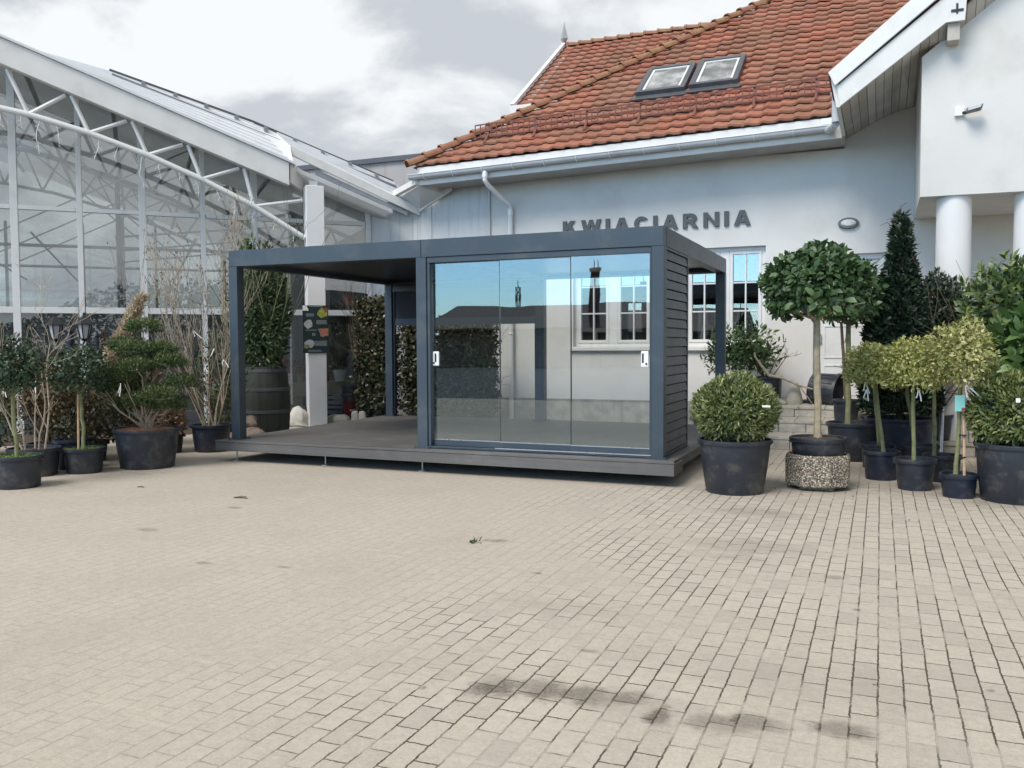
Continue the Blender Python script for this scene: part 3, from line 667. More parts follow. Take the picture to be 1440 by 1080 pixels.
# eaves of the main roof
def ex(x0, x1, ya, yb, za, zb, nm, mt, bev=.003, par=None):
    return MB().hexa([(x0, ya, za+eave(x0)), (x1, ya, za+eave(x1)), (x1, yb, za+eave(x1)), (x0, yb, za+eave(x0)), (x0, ya, zb+eave(x0)), (x1, ya, zb+eave(x1)), (x1, yb, zb+eave(x1)), (x0, yb, zb+eave(x0))]).build(nm, mt, par or HS, bevel=bev)
ex(-6.22, 1.56, 5.74, 5.78, 4.755, 5.10, 'fascia', 'fascia_white')
ex(-6.20, 1.60, 5.785, 6.498, 4.77, 4.79, 'soffit', 'soffit_grey')
gm = MB(); gx = -6.34; ns = 14; vs = []; ng = 10
for i in range(ns+1):
    x = gx+(1.42-gx)*i/ns; zc = 4.935+eave(x)
    for j in range(ng+1):
        th = PI+PI*j/ng; vs.append((x, 5.655+math.cos(th)*.075, zc+math.sin(th)*.080))
    for j in range(ng+1):
        th = 2*PI-PI*j/ng; vs.append((x, 5.655+math.cos(th)*.068, zc+math.sin(th)*.072))
kk = 2*(ng+1)
fs = [(i*kk+j, i*kk+(j+1) % kk, (i+1)*kk+(j+1) % kk, (i+1)*kk+j) for i in range(ns) for j in range(kk)]+[tuple(range(ng+1)), tuple(ns*kk+j for j in range(ng+1))]
gm.add(vs, fs)
for e in (0, ): gm.tube([(gx, 5.578, 4.942+eave(gx)), (1.42, 5.578, 4.942+eave(1.42))], .011, 6)
gut = gm.build('gutter', 'gutter_pvc', HS, smooth=True)
b = MB(); x = -6.0
while x < 1.45:
    pts = [(x, 5.735, 4.97+eave(x))]+[(x, 5.655+math.cos(PI+PI*j/8)*.081, 4.935+eave(x)+math.sin(PI+PI*j/8)*.086) for j in range(9)][::-1]
    for a_, c_ in zip(pts[:-1], pts[1:]): b.bar(a_, c_, .028, .008, (1, 0, 0))
    x += .62
b.build('gutter_bracket', 'white_plastic', gut)
b = MB(); b.tube([(-4.72, 5.655, 4.86), (-4.72, 5.655, 4.64), (-4.70, 5.72, 4.57), (-4.55, 6.36, 4.30), (-4.53, 6.42, 4.22), (-4.53, 6.42, .05)], .045, 12)
for z in (3.4, 1.75, .75): b.lathe([(.052, 0), (.058, .015), (.052, .03)], 12, (-4.53, 6.42, z))
b.lathe([(.054, 0), (.054, .10)], 12, (-4.72, 5.655, 4.70)); b.lathe([(.054, 0), (.054, .12)], 12, (-4.53, 6.42, 4.08))
b.build('downpipe', 'white_plastic', HS, smooth=True)
# gutter's raised end box and standpipe by the wing
b = MB(); b.box(1.25, 5.60, 5.05, 1.44, 5.73, 5.15); b.build('outlet_box', 'white_plastic', gut, bevel=.006)
b = MB(); b.tube([(1.50, 5.2, 4.98), (1.50, 5.2, 5.38)], .072, 14); b.lathe([(.078, 0), (.095, .03), (.095, .06)], 14, (1.50, 5.2, 5.38)); b.tube([(1.36, 5.62, 4.96), (1.50, 5.22, 4.97)], .06, 10); b.build('rain_hopper', 'gutter_pvc', HS, smooth=True)
# roof windows
ny = Vector((0, -TS, 1)).normalized(); uy = Vector((0, 1, TS)).normalized()
for (xa, xb) in ((-2.27, -1.31), (-1.23, -.33)):
    P0 = Vector((0, 7.37, zr((xa+xb)/2, 7.37)+.03))
    def T(a, s, h, P0=P0): p = P0+uy*s+ny*h; return (a, p.y, p.z)
    L = 1.40
    f = MB(T); f.box(xa, 0, 0, xa+.10, L, .13); f.box(xb-.10, 0, 0, xb, L, .13); f.box(xa+.10, L-.10, 0, xb-.10, L, .13); f.box(xa+.10, 0, 0, xb-.10, .09, .13)
    f.box(xa-.06, -.16, .005, xb+.06, -.002, .045)
    s = f.build('skylight', 'dark_rail', HS, bevel=.005)
    i = MB(T); i.box(xa+.101, .091, .06, xa+.15, L-.101, .10); i.box(xb-.15, .091, .06, xb-.101, L-.101, .10); i.box(xa+.15, .091, .06, xb-.15, .14, .10); i.box(xa+.15, L-.15, .06, xb-.15, L-.101, .10); i.build('inner_frame', 'green_frame_white', s)
    MB(T).box(xa+.151, .141, .07, xb-.151, L-.151, .085).build('pane', 'glass_skylight', s)
    MB(T).box(xa+.10, .09, .0, xb-.10, L-.10, .012).build('blind', 'room_grey', s)
# snow guard
b = MB(); yb = 6.42
def G(x, h): return (x, yb+.02*h, zr(x, yb)+.10+h)
xa, xb = -5.28, 1.42
for h in (.0, .12, .25): b.bar(G(xa, h), G(xb, h), .022, .022)
x = xa
while x <= xb: b.bar(G(x, 0), G(x, .25), .017, .017); x += .115
sg = b.build('snow_guard', 'snow_guard_red', HS)
x = -5.0
while x < 1.4:
    b = MB(); b.bar((x, yb-.19, zr(x, yb-.19)+.075), G(x, .05), .045, .014); b.bar(G(x, -.02), (x, yb+.03, zr(x, yb)+.37), .04, .014, (0, 1, 0)); b.build('guard_bracket', 'snow_guard_red', sg); x += 1.02
# porch wing
YB = 4.1; XB = 2.655; RS = math.tan(R(38)); RX = 7.2
zt = 5.50
b = MB().prism([(XB, 3.58), (12, 3.50), (12, zt+.8), (RX, zt+RS*(RX-XB)), (XB, zt)], YB, YB+.3, 'XZ'); b.prism([(YB+.301, 3.58), (YW-.002, 3.58), (YW-.002, 5.6), (YB+.301, 5.6)], XB, XB+.25, 'YZ'); b.hexa([(XB+.251, YB+.301, 3.582), (12, YB+.301, 3.50), (12, YW-.01, 3.50), (XB+.251, YW-.01, 3.582), (XB+.251, YB+.301, 3.70), (12, YB+.301, 3.70), (12, YW-.01, 3.70), (XB+.251, YW-.01, 3.70)])
b.build('porch_wing', 'stucco_wing', HS)
for x in (3.10, 4.06):
    c = MB().lathe([(.225, 0), (.225, 3.575)], 40, (x, YB+.26, 0)); c.build('column', 'column_paint', HS, smooth=True)
# wing roof: rake boards, soffit and slab
YR = 3.8
def rk(x): return 5.40+RS*(x-1.45)
b = MB().prism([(1.45, 5.34), (1.54, 5.15), (4.2, 5.15+RS*2.66), (4.1, 5.34+RS*2.65+.06)], YR-.05, YR-.004, 'XZ'); b.build('rake_board', 'white_paint', HS, bevel=.004)
b = MB().prism([(1.56, 5.15), (1.61, 4.87), (2.93, 5.83), (3.155, 5.83), (3.175, 6.14), (4.2, 6.92), (4.2, 7.16)], YR, YR+.05, 'XZ'); b.build('rake_board', 'fascia_white', HS, bevel=.004)
b = MB(); b.hexa([(1.45, YR+.0, 5.30), (RX, YR, 5.30+RS*(RX-1.45)), (RX, 12, 5.30+RS*(RX-1.45)), (1.45, 5.6, 5.30), (1.45, YR, 5.38), (RX, YR, 5.38+RS*(RX-1.45)), (RX, 12, 5.38+RS*(RX-1.45)), (1.45, 5.6, 5.38)]); b.hexa([(RX, YR, 5.30+RS*(RX-1.45)), (13, YR, 5.3), (13, 12, 5.3), (RX, 12, 5.30+RS*(RX-1.45)), (RX, YR, 5.38+RS*(RX-1.45)), (13, YR, 5.38), (13, 12, 5.38), (RX, 12, 5.38+RS*(RX-1.45))]); b.build('wing_roof', 'roof_tile', HS)
# boarded soffit, warped between rake and wall
F = [(1.60, 4.875), (1.85, 5.055), (2.10, 5.235), (2.35, 5.415), (2.62, 5.61), (2.95, 5.84), (3.3, 6.12), (3.9, 6.58)]
Bk = [(1.56, YW-.003, 4.97), (1.80, YW-.003, 5.10), (2.08, YW-.003, 5.24), (2.36, YW-.003, 5.35), (2.655, YW-.003, 5.42), (2.95, YB-.003, 5.70), (3.3, YB-.003, 5.95), (3.9, YB-.003, 6.42)]
m, t, out = new_mat('soffit_boards')
tc = t.n('ShaderNodeTexCoord').outputs['Object']; sx = t.n('ShaderNodeSeparateXYZ', {0: tc}).outputs[0]
fr_ = t.math('FRACT', t.math('DIVIDE', t.math('ADD', sx, 50.0), .112)); gap = t.sstep(t.math('ABSOLUTE', t.math('SUBTRACT', fr_, .5)), .44, .485)
wn = t.n('ShaderNodeTexWhiteNoise', {'W': t.math('FLOOR', t.math('DIVIDE', t.math('ADD', sx, 50.0), .112))}, noise_dimensions='1D').outputs[0]
col = t.ramp(t.math('ADD', t.math('MULTIPLY', t.noise(tc, 2.5, 5, .65), .6), t.math('MULTIPLY', wn, .4)), [(.3, (.37, .34, .29)), (.7, (.55, .53, .49))])
col = t.mix(t.math('MULTIPLY', gap, .8), col, (.10, .09, .08, 1))
pr = t.n('ShaderNodeBsdfPrincipled', {'Base Color': col, 'Roughness': .75}); bp = t.n('ShaderNodeBump', {'Strength': .8, 'Distance': .01, 'Height': t.math('SUBTRACT', 1.0, gap)}); t.L.new(bp.outputs[0], pr.inputs['Normal']); t.L.new(pr.outputs[0], out.inputs[0])
vs = []; fs = []
for (x, z), (x2, y2, z2) in zip(F, Bk): vs += [(x, YR+.05, z), (x2, y2, z2), (x, YR+.05, z+.03), (x2, y2, z2+.03)]
for i in range(len(F)-1): k = i*4; fs += [(k, k+4, k+5, k+1), (k+2, k+3, k+7, k+6)]
vs += [(2.655, YB-.003, 5.505)]
fs += [(4*4+1, 5*4+1, len(vs)-1)]
MB().add(vs, fs).build('wing_soffit', 'soffit_boards', HS)
b = MB(); b.prism([(1.56, 4.87), (1.61, 4.87), (1.57, 5.32), (1.47, 5.32)], YR+.051, 5.735, 'XZ'); b.build('wing_eave_board', 'fascia_white', HS)
b = MB(); b.box(2.95, YR+.055, 5.60, 3.10, YB-.004, 5.83); b.build('purlin_end', 'soffit_boards_paint', HS, bevel=.004)
b = MB(); b.box(2.985, YR-.012, 5.955, 3.135, YR-.001, 5.985); b.box(3.045, YR-.013, 5.93, 3.070, YR-.0015, 6.06); b.build('tie_plate', 'black_plastic', HS)

# letters on the wall
def make_letters():
    st = thing('lettering_sign', (-1.7, YW, 3.64), 'dark grey raised capital letters reading KWIACIARNIA on the white wall', 'sign')
    arc = lambda cx, cz, rx, rz, a0, a1, n=14: [(cx+math.cos(R(a0+(a1-a0)*i/n))*rx, cz+math.sin(R(a0+(a1-a0)*i/n))*rz) for i in range(n+1)]
    G = {'I': (.30, [[(0, 0), (.30, 0), (.30, 1), (0, 1)]]),
         'K': (1.05, [[(0, 0), (.30, 0), (.30, 1), (0, 1)], [(.30, .28), (.48, .46), (.92, 1.0), (.56, 1.0), (.30, .66)], [(.46, .48), (.68, .0), (1.05, 0), (.66, .66)]]),
         'W': (1.50, [[(.0, 1), (.26, 0), (.56, 0), (.30, 1)], [(.26, 0), (.56, 0), (.86, 1), (.64, 1)], [(.94, 0), (1.24, 0), (.86, 1), (.64, 1)], [(.94, 0), (1.24, 0), (1.50, 1), (1.20, 1)]]),
         'A': (1.10, [[(0, 0), (.31, 0), (.60, .82), (.72, 1), (.38, 1)], [(1.10, 0), (.79, 0), (.50, .82), (.38, 1), (.72, 1)], [(.27, .18), (.83, .18), (.77, .40), (.33, .40)]]),
         'C': (1.02, [arc(.53, .5, .53, .51, 38, 322, 26)+arc(.55, .5, .24, .27, 312, 48, 20)]),
         'R': (1.06, [[(0, 0), (.30, 0), (.30, 1), (0, 1)], [(.30, .76), (.55, .76), (.55, 1), (.30, 1)], [(.30, .38), (.55, .38), (.55, .60), (.30, .60)], arc(.55, .69, .40, .31, -90, 90)+arc(.55, .68, .12, .08, 90, -90, 8), [(.40, .40), (.70, .0), (1.06, 0), (.74, .44)]]),
         'N': (1.06, [[(0, 0), (.29, 0), (.29, 1), (0, 1)], [(.77, 0), (1.06, 0), (1.06, 1), (.77, 1)], [(.27, 1), (.02, 1), (.79, 0), (1.04, 0)]])}
    word = 'KWIACIARNIA'; H = .262; sx = .262; wid = [G[c][0]*sx for c in word]; gap = (3.50-sum(wid))/(len(word)-1); x = -3.46
    for c, wd in zip(word, wid):
        b = MB()
        for k, poly in enumerate(G[c][1]): b.prism([(x+p*sx, 3.64+q_*H) for p, q_ in poly], YW-.040-.0006*k, YW-.002, 'XZ')
        b.build('letter', 'sign_grey', st); x += wd+gap
make_letters()
# oval bulkhead lamp
lp = thing('wall_lamp', (1.65, YW, 3.57), 'grey oval bulkhead lamp on the white wall above the door', 'lamp')
def oval(rx, rz, ya, yb, r2): 
    n = 32; vs = []; 
    for (rr, y) in ((1, YW-.001), (1, ya), (r2, yb)):
        for k in range(n): a = 2*PI*k/n; vs.append((1.65+math.cos(a)*rx*rr, y, 3.57+math.sin(a)*rz*rr))
    return MB().add(vs, [(i*n+k, i*n+(k+1) % n, (i+1)*n+(k+1) % n, (i+1)*n+k) for i in range(2) for k in range(n)]+[tuple(range(2*n, 3*n))])
oval(.165, .095, YW-.05, YW-.065, .88).build('lamp_rim', 'lamp_grey', lp, smooth=True)
oval(.118, .060, YW-.068, YW-.09, .7).build('lamp_lens', 'lamp_lens', lp, smooth=True)
# security floodlight
fl = thing('floodlight', (3.2, YB, 4.69), 'dark floodlight on a white junction box high on the porch wing', 'floodlight')
MB().box(3.065, YB-.055, 4.635, 3.185, YB-.001, 4.755).build('junction_box', 'white_plastic', fl, bevel=.006)
b = MB(); b.tube([(3.17, YB-.05, 4.67), (3.215, YB-.09, 4.66)], .022, 8); b.build('arm', 'black_plastic', fl)
b = MB(); b.hexa([(3.20, YB-.21, 4.645), (3.38, YB-.23, 4.675), (3.38, YB-.09, 4.665), (3.20, YB-.07, 4.64), (3.20, YB-.20, 4.70), (3.40, YB-.22, 4.735), (3.40, YB-.09, 4.715), (3.20, YB-.07, 4.695)]); b.build('lamp_head', 'lamp_grey', fl, bevel=.008)
b = MB(); b.hexa([(3.215, YB-.225, 4.655), (3.365, YB-.243, 4.683), (3.365, YB-.2315, 4.683), (3.215, YB-.213, 4.655), (3.215, YB-.222, 4.695), (3.38, YB-.24, 4.725), (3.38, YB-.2285, 4.725), (3.215, YB-.210, 4.695)]); b.build('lamp_glass', 'lantern_glass', fl)

# low distant shed with rusty cladding
wh = thing('warehouse', (-9, 16, 0), 'grey rust-streaked flat-roofed shed far behind the valley of the roofs', 'warehouse')
MB().box(-16, 14, 0, -8.2, 17, 7.15).build('cladding', 'rusty_cladding', wh)
MB().box(-16.1, 13.9, 7.15, -8.1, 17.1, 7.30).build('roof_edge', 'dark_rail', wh)

# ------------------------------------------------------------------ steps
sp_ = thing('stone_steps', (1.7, 5, 0), 'three pale concrete block steps climbing to the door landing', 'steps')
zs = [0, .19, .37, .54]; ys = [3.80, 4.50, 5.20]
q = np.random.default_rng(3)
for i in range(3):
    r = MB(); x = -.62+.17*i; 
    while x < 4.6:
        wd = .40; r.box(x, ys[i]+q.normal()*.003, zs[i]+.001, min(x+wd-.008, 4.6), ys[i]+.20, zs[i+1]-.045); x += wd
    st_ = r.build('riser', 'step_block', sp_, bevel=.006)
    r = MB(); x = -.62; 
    while x < 4.6:
        wd = .40; r.box(x, ys[i]-.012, zs[i+1]-.044, min(x+wd-.006, 4.6), (ys[i+1]+.02 if i < 2 else YW-.04), zs[i+1]+q.normal()*.0015); x += wd
    r.build('tread', 'step_block', sp_, bevel=.005)
    MB().box(-.60, ys[i]+.202, .0, 4.58, (ys[i+1]+.2 if i < 2 else YW-.05), zs[i+1]-.046).build('fill', 'plinth_render', sp_)
# ------------------------------------------------------------------ greenhouse
GA = R(44); gv = (math.sin(GA), math.cos(GA)); nv = (math.cos(GA), -math.sin(GA)); C0 = (-7.78, 4.43)
def GT(g_, o_, z_): return (C0[0]+gv[0]*g_-nv[0]*o_, C0[1]+gv[1]*g_-nv[1]*o_, z_)   # along the front, back from it, up
GH = thing('greenhouse', GT(-4, 1, 0), 'large white framed greenhouse hall with arched lattice truss and glazed gable', 'greenhouse')
def GB(): return MB(GT)
def ft(g_): return 4.79-.365*g_
MB(GT).box(-.115, -.12, 0, .225, .14, 4.56).build('column', 'column_paint', GH, bevel=.008)
b = GB(); b.box(-.03, -.03, 4.561, .12, .06, 4.66); b.build('column_head', 'truss_grey', GH)
# big rake board and its thin continuation
b = GB(); b.hexa([(-9.2, -.16, ft(-9.2)-.43), (-.42, -.16, ft(-.42)-.42), (-.42, .02, ft(-.42)-.42), (-9.2, .02, ft(-9.2)-.43), (-9.2, -.16, ft(-9.2)), (-.42, -.16, ft(-.42)), (-.42, .02, ft(-.42)), (-9.2, .02, ft(-9.2))])
fa = b.build('rake_board', 'fascia_white', GH, bevel=.006)
b = GB(); b.hexa([(-9.2, -.20, ft(-9.2)+.004), (-.30, -.20, ft(-.30)+.004), (-.30, .05, ft(-.30)+.004), (-9.2, .05, ft(-9.2)+.004), (-9.2, -.20, ft(-9.2)+.045), (-.30, -.20, ft(-.30)+.045), (-.30, .05, ft(-.30)+.045), (-9.2, .05, ft(-9.2)+.045)])
b.build('rake_flashing', 'sheet_white', fa)
b = GB(); b.hexa([(-.40, -.14, 4.58), (-.10, .30, 4.52), (-.10, .50, 4.52), (-.40, .04, 4.58), (-.40, -.14, 4.97), (-.10, .30, 4.90), (-.10, .50, 4.90), (-.40, .04, 4.97)]); b.build('rake_end', 'fascia_white', GH)
def te(g_): return 5.03-.402*(g_-.62)
b = GB(); b.hexa([(-.30, .44, te(-.30)-.18), (2.30, .50, te(2.30)-.16), (2.30, .56, te(2.30)-.16), (-.30, .50, te(-.30)-.18), (-.30, .44, te(-.30)), (2.30, .50, te(2.30)), (2.30, .56, te(2.30)), (-.30, .50, te(-.30))]); b.build('eave_edge', 'fascia_white', GH, bevel=.004)
b = GB(); b.hexa([(.2, .565, te(.2)-.30), (2.05, .565, te(2.05)-.26), (2.05, .62, te(2.05)-.26), (.2, .62, te(.2)-.30), (.2, .565, te(.2)-.20), (2.05, .565, te(2.05)-.18), (2.05, .62, te(2.05)-.18), (.2, .62, te(.2)-.20)]); b.build('eave_underside', 'truss_grey', GH)
# ribbed sheet rising behind the rake, with a dark capping rail on brackets
lo = [(-5.2, .06, ft(-5.2)+.046), (-3.5, .06, ft(-3.5)+.046), (-.30, .06, ft(-.3)+.046), (-.295, .50, te(-.295)+.002), (2.28, .54, te(2.28)+.004)]
hi = [(-5.2, 1.5, 7.05), (-3.5, 1.5, 6.72), (-.85, 1.5, 5.985), (-.4, 1.5, 5.85), (2.05, 1.5, 5.00)]
b = GB()
for i in range(4):
    if i == 2: continue
    A, B, Cc, D = lo[i], lo[i+1], hi[i+1], hi[i]
    n = 7
    for k in range(n):
        def P(p, q_, s): return (p[0]+(q_[0]-p[0])*s, p[1]+(q_[1]-p[1])*s, p[2]+(q_[2]-p[2])*s)
        s0, s1 = k/n, (k+1)/n; b.add([P(A, D, s0), P(B, Cc, s0), P(B, Cc, s1), P(A, D, s1)], [(0, 1, 2, 3)])
        b.bar(P(A, D, s1), P(B, Cc, s1), .035, .05)
b.add([lo[2], lo[3], hi[3], hi[2]], [(0, 1, 2, 3)])
b.build('roof_sheet', 'sheet_white', GH)
b = GB(); up_ = [(-3.45, 1.52, 6.76), (-.85, 1.52, 6.04), (2.02, 1.52, 5.05)]
b.bar(up_[0], up_[1], .05, .04); b.bar(up_[1], up_[2], .05, .04); rl = b.build('capping_rail', 'dark_rail', GH)
b = GB()
for k in range(9):
    g_ = -2.9+k*.56; z_ = 6.60-(g_+2.9)*.285-.0*k; zz = 6.76-.277*(g_+3.45) if g_ < -.85 else 6.04-.345*(g_+.85)
    b.box(g_, 1.30, zz-.20, g_+.07, 1.50, zz-.05)
b.build('rail_bracket', 'truss_dark', rl)
b = GB(); b.hexa([(-3.4, 1.18, 6.58), (2.0, 1.18, 4.87), (2.0, 1.21, 4.87), (-3.4, 1.21, 6.58), (-3.4, 1.18, 6.615), (2.0, 1.18, 4.905), (2.0, 1.21, 4.905), (-3.4, 1.21, 6.615)]); b.build('lower_rail', 'truss_dark', rl)
# valley gutter and soffit panel that meet the house eave
b = MB(); b.bar((-6.20, 5.70, 4.735), (-7.27, 6.39, 4.61), .10, .11); b.build('valley_trim', 'fascia_white', GH)
b = MB(); b.add([(-6.16, 5.76, 4.66), (-7.0, 6.30, 4.52), (-6.52, 6.38, 4.33), (-5.91, 6.30, 4.57)], [(0, 1, 2, 3)]); b.add([(-6.16, 5.76, 4.68), (-7.0, 6.30, 4.54), (-6.52, 6.38, 4.35), (-5.91, 6.30, 4.59)], [(0, 1, 2, 3)]); b.build('valley_soffit', 'white_paint', GH)
b = MB(); b.bar((-6.54, 6.40, 4.30), (-5.75, 6.30, 4.68), .05, .08); b.build('valley_edge', 'fascia_white', GH)
# front truss: arched bottom chord, V struts
CH = [(-9.0, 5.60), (-7.6, 5.70), (-6.3, 5.66), (-5.08, 5.51), (-4.668, 5.446), (-3.761, 5.22), (-2.844, 4.919), (-1.954, 4.558), (-1.046, 4.127), (-.13, 3.58)]
b = GB(); b.tube([(a, -.01, z) for a, z in CH], .052, 10)
st_ = [(-5.55, 5.58), (-4.668, 5.446), (-3.761, 5.22), (-2.844, 4.919), (-1.954, 4.558), (-1.046, 4.127)]
tp = [-5.0, -4.055, -3.115, -2.21, -1.25, -.12]
b.tube([(-4.668, -.01, 5.446), (-4.96, -.01, ft(-4.96)-.45)], .036, 6)
for (a, z), t_ in zip(st_[1:], tp[1:]):
    b.tube([(a, -.01, z), (t_-.05, -.01, ft(t_)-(.45 if t_ < -.5 else .55))], .036, 6)
    if t_ < -.5: b.tube([(t_+.04, -.01, ft(t_)-.45), (st_[min(5, [i for i, s in enumerate(st_) if s[0] > t_][0])][0], -.01, st_[min(5, [i for i, s in enumerate(st_) if s[0] > t_][0])][1])], .036, 6)
b.build('front_truss', 'green_frame_white', GH, smooth=True)
# glazed gable
OG = 1.0
MU = [-8.9, -7.9, -6.9, -5.95, -5.034, -3.992, -2.943, -1.877, -.93, .073, 1.331]
def gt(g_): return ft(g_)+.06
b = GB()
for k, g_ in enumerate(MU):
    wd = .045 if k % 2 else .060
    if g_ > 1.3: wd = .05
    b.box(g_-wd, OG-.05, .0, g_+wd, OG+.05, gt(g_)-.08)
b.build('mullion', 'green_frame_white', GH, bevel=.004)
for zc, h, nm in ((2.215, .055, 'transom'), (4.035, .038, 'transom'), (.16, .16, 'base_rail')):
    b = GB()
    for k in range(len(MU)-1):
        b.box(MU[k]+.062, OG-.045, zc-h, MU[k+1]-.062, OG+.045, zc+h)
    b.build(nm, 'green_frame_white' if zc > 1 else 'dark_rail', GH, bevel=.004)
for k in range(len(MU)-1):
    a, c = MU[k]+.03, MU[k+1]-.03
    for j, (z0, z1) in enumerate(((.30, 2.18), (2.25, 4.01), (4.06, None))):
        p = GB(); za = (gt(a)-.1) if z1 is None else z1; zc = (gt(c)-.1) if z1 is None else z1
        if zc <= z0+.02: continue
        p.hexa([(a, OG-.004, z0), (c, OG-.004, z0), (c, OG+.004, z0), (a, OG+.004, z0), (a, OG-.004, za), (c, OG-.004, zc), (c, OG+.004, zc), (a, OG+.004, za)])
        p.build('glass_pane', 'glass_greenhouse', GH)
# sheet panels closing the gap to the house
b = MB(); P1 = GT(1.38, 1.0, 0); b.hexa([(P1[0], P1[1], 0), (-6.73, 6.455, 0), (-6.73, 6.50, 0), (P1[0]-.03, P1[1]+.05, 0), (P1[0], P1[1], 4.48), (-6.73, 6.455, 4.52), (-6.73, 6.50, 4.52), (P1[0]-.03, P1[1]+.05, 4.48)])
for k in range(1): b.box(-6.725, 6.455, .5, -6.62, 6.49, 4.7)
b.build('end_panel', 'panel_sheet', GH)
b = MB(); x = -6.615
for x1 in (-6.28, -5.02): b.box(x, 6.456, 2.2, x1-.012, 6.497, 4.76); x = x1
b.box(-5.02, 6.44, .5, -4.985, 6.498, 4.76)
for x in (-6.2, -5.7, -5.2): b.lathe([(.012, 0), (.008, .008)], 8, axis=Matrix.Translation((x, 6.456, 3.86)) @ Matrix.Rotation(R(90), 4, 'X'))
b.build('side_panel', 'panel_sheet', GH)
# roof skin, far walls
m, t, out = new_mat('roof_skin')
tc = t.n('ShaderNodeTexCoord').outputs['Object']; col = t.ramp(t.noise(tc, 1.2, 4), [(.3, (.62, .64, .65)), (.7, (.76, .77, .78))])
d = t.n('ShaderNodeBsdfDiffuse', {'Color': col}); tl = t.n('ShaderNodeBsdfTranslucent', {'Color': col}); mx = t.n('ShaderNodeMixShader', {0: .5, 1: d.outputs[0], 2: tl.outputs[0]}); t.L.new(mx.outputs[0], out.inputs[0])
b = GB(); zq = ft(-9.2)
for o0, o1 in ((.06, 14), ):
    b.hexa([(-9.2, o0, zq-.06), (1.6, o0, ft(1.6)-.06), (1.6, o1, ft(1.6)-.06), (-9.2, o1, zq-.06), (-9.2, o0, zq+.02), (1.6, o0, ft(1.6)+.02), (1.6, o1, ft(1.6)+.02), (-9.2, o1, zq+.02)])
    b.hexa([(-20, o0, ft(1.6)-.06), (-9.2, o0, zq-.06), (-9.2, o1, zq-.06), (-20, o1, ft(1.6)-.06), (-20, o0, ft(1.6)+.02), (-9.2, o0, zq+.02), (-9.2, o1, zq+.02), (-20, o1, ft(1.6)+.02)])
b.build('roof', 'roof_skin', GH)
b = GB(); b.box(-20, 14.0, 0, 1.7, 14.15, 2.6); b.box(1.6, 1.1, 0, 1.7, 14, 4.15); b.box(-20, 1.1, 0, -19.9, 14, 4.15); b.build('inner_wall', 'room_grey', GH)
b = GB(); b.box(-20, 14.0, 2.601, 1.7, 14.12, 7.4); b.build('rear_glazing', 'glass_greenhouse', GH)
b = GB()
for k in range(10): b.box(-19.5+k*2.12, 13.9, 2.6, -19.42+k*2.12, 13.99, 4.2 if k > 17 else 5.4)
for z in (2.65,): b.box(-19.9, 13.88, z, 1.6, 13.895, z+.07)
b.build('rear_mullion', 'truss_grey', GH)
b = GB(); b.hexa([(-19, 2.2, 2.9), (1.55, 2.2, 2.9), (1.55, 6.5, 3.1), (-19, 6.5, 3.1), (-19, 2.2, 2.93), (1.55, 2.2, 2.93), (1.55, 6.5, 3.13), (-19, 6.5, 3.13)]); b.build('shade_screen', 'screen_fabric', GH) if False else None
for k, o_ in enumerate((3.4, 8.6)):
    b = GB(); cc = [(-9.0, o_, 5.7), (-6.3, o_, 5.70), (-5.0, o_, 5.5), (-3.7, o_, 5.16), (-2.4, o_, 4.72), (-1.1, o_, 4.12), (.3, o_, 3.5), (1.5, o_, 3.2)]
    b.tube(cc, .045, 6); b.tube([(-9.2, o_, ft(-9.2)-.2), (1.55, o_, ft(1.55)-.2)], .05, 6)
    g_ = -8.6
    def chord(x):
        for p, q_ in zip(cc[:-1], cc[1:]):
            if p[0] <= x <= q_[0]: return p[2]+(q_[2]-p[2])*(x-p[0])/(q_[0]-p[0])
        return 3.2
    while g_ < 1.1:
        b.tube([(g_, o_, chord(g_)), (g_+.42, o_, ft(g_+.42)-.2)], .026, 5); b.tube([(g_+.42, o_, ft(g_+.42)-.2), (g_+.84, o_, chord(g_+.84))], .026, 5); g_ += .84
    b.tube([(-9.2, o_, 3.62), (1.55, o_, 3.62)], .035, 5)
    for g_ in (-7, -3.4, .4): b.tube([(g_, o_, 0), (g_, o_, chord(g_))], .05, 6)
    b.build('inner_truss', 'truss_grey' if k % 2 else 'truss_dark', GH)
b = GB()
for g_ in (-7.6, -6.2, -4.8, -3.4, -2.0, -.6, .8): b.tube([(g_, 1.2, ft(g_)-.13), (g_, 13.9, ft(g_)-.13)], .045, 5); b.tube([(g_, 1.2, 3.62), (g_, 13.9, 3.62)], .026, 4)
for o_ in (1.4, 4.0, 6.8): b.tube([(-6.2, o_, ft(-6.2)-.13), (-2.0, o_+2.4, 3.62)], .022, 4); b.tube([(-2.0, o_, ft(-2)-.13), (-6.2, o_+2.4, 3.62)], .022, 4); b.tube([(-3.4, o_, 3.62), (.8, o_+2.4, ft(.8)-.13)], .022, 4)
b.build('purlin', 'truss_grey', GH)

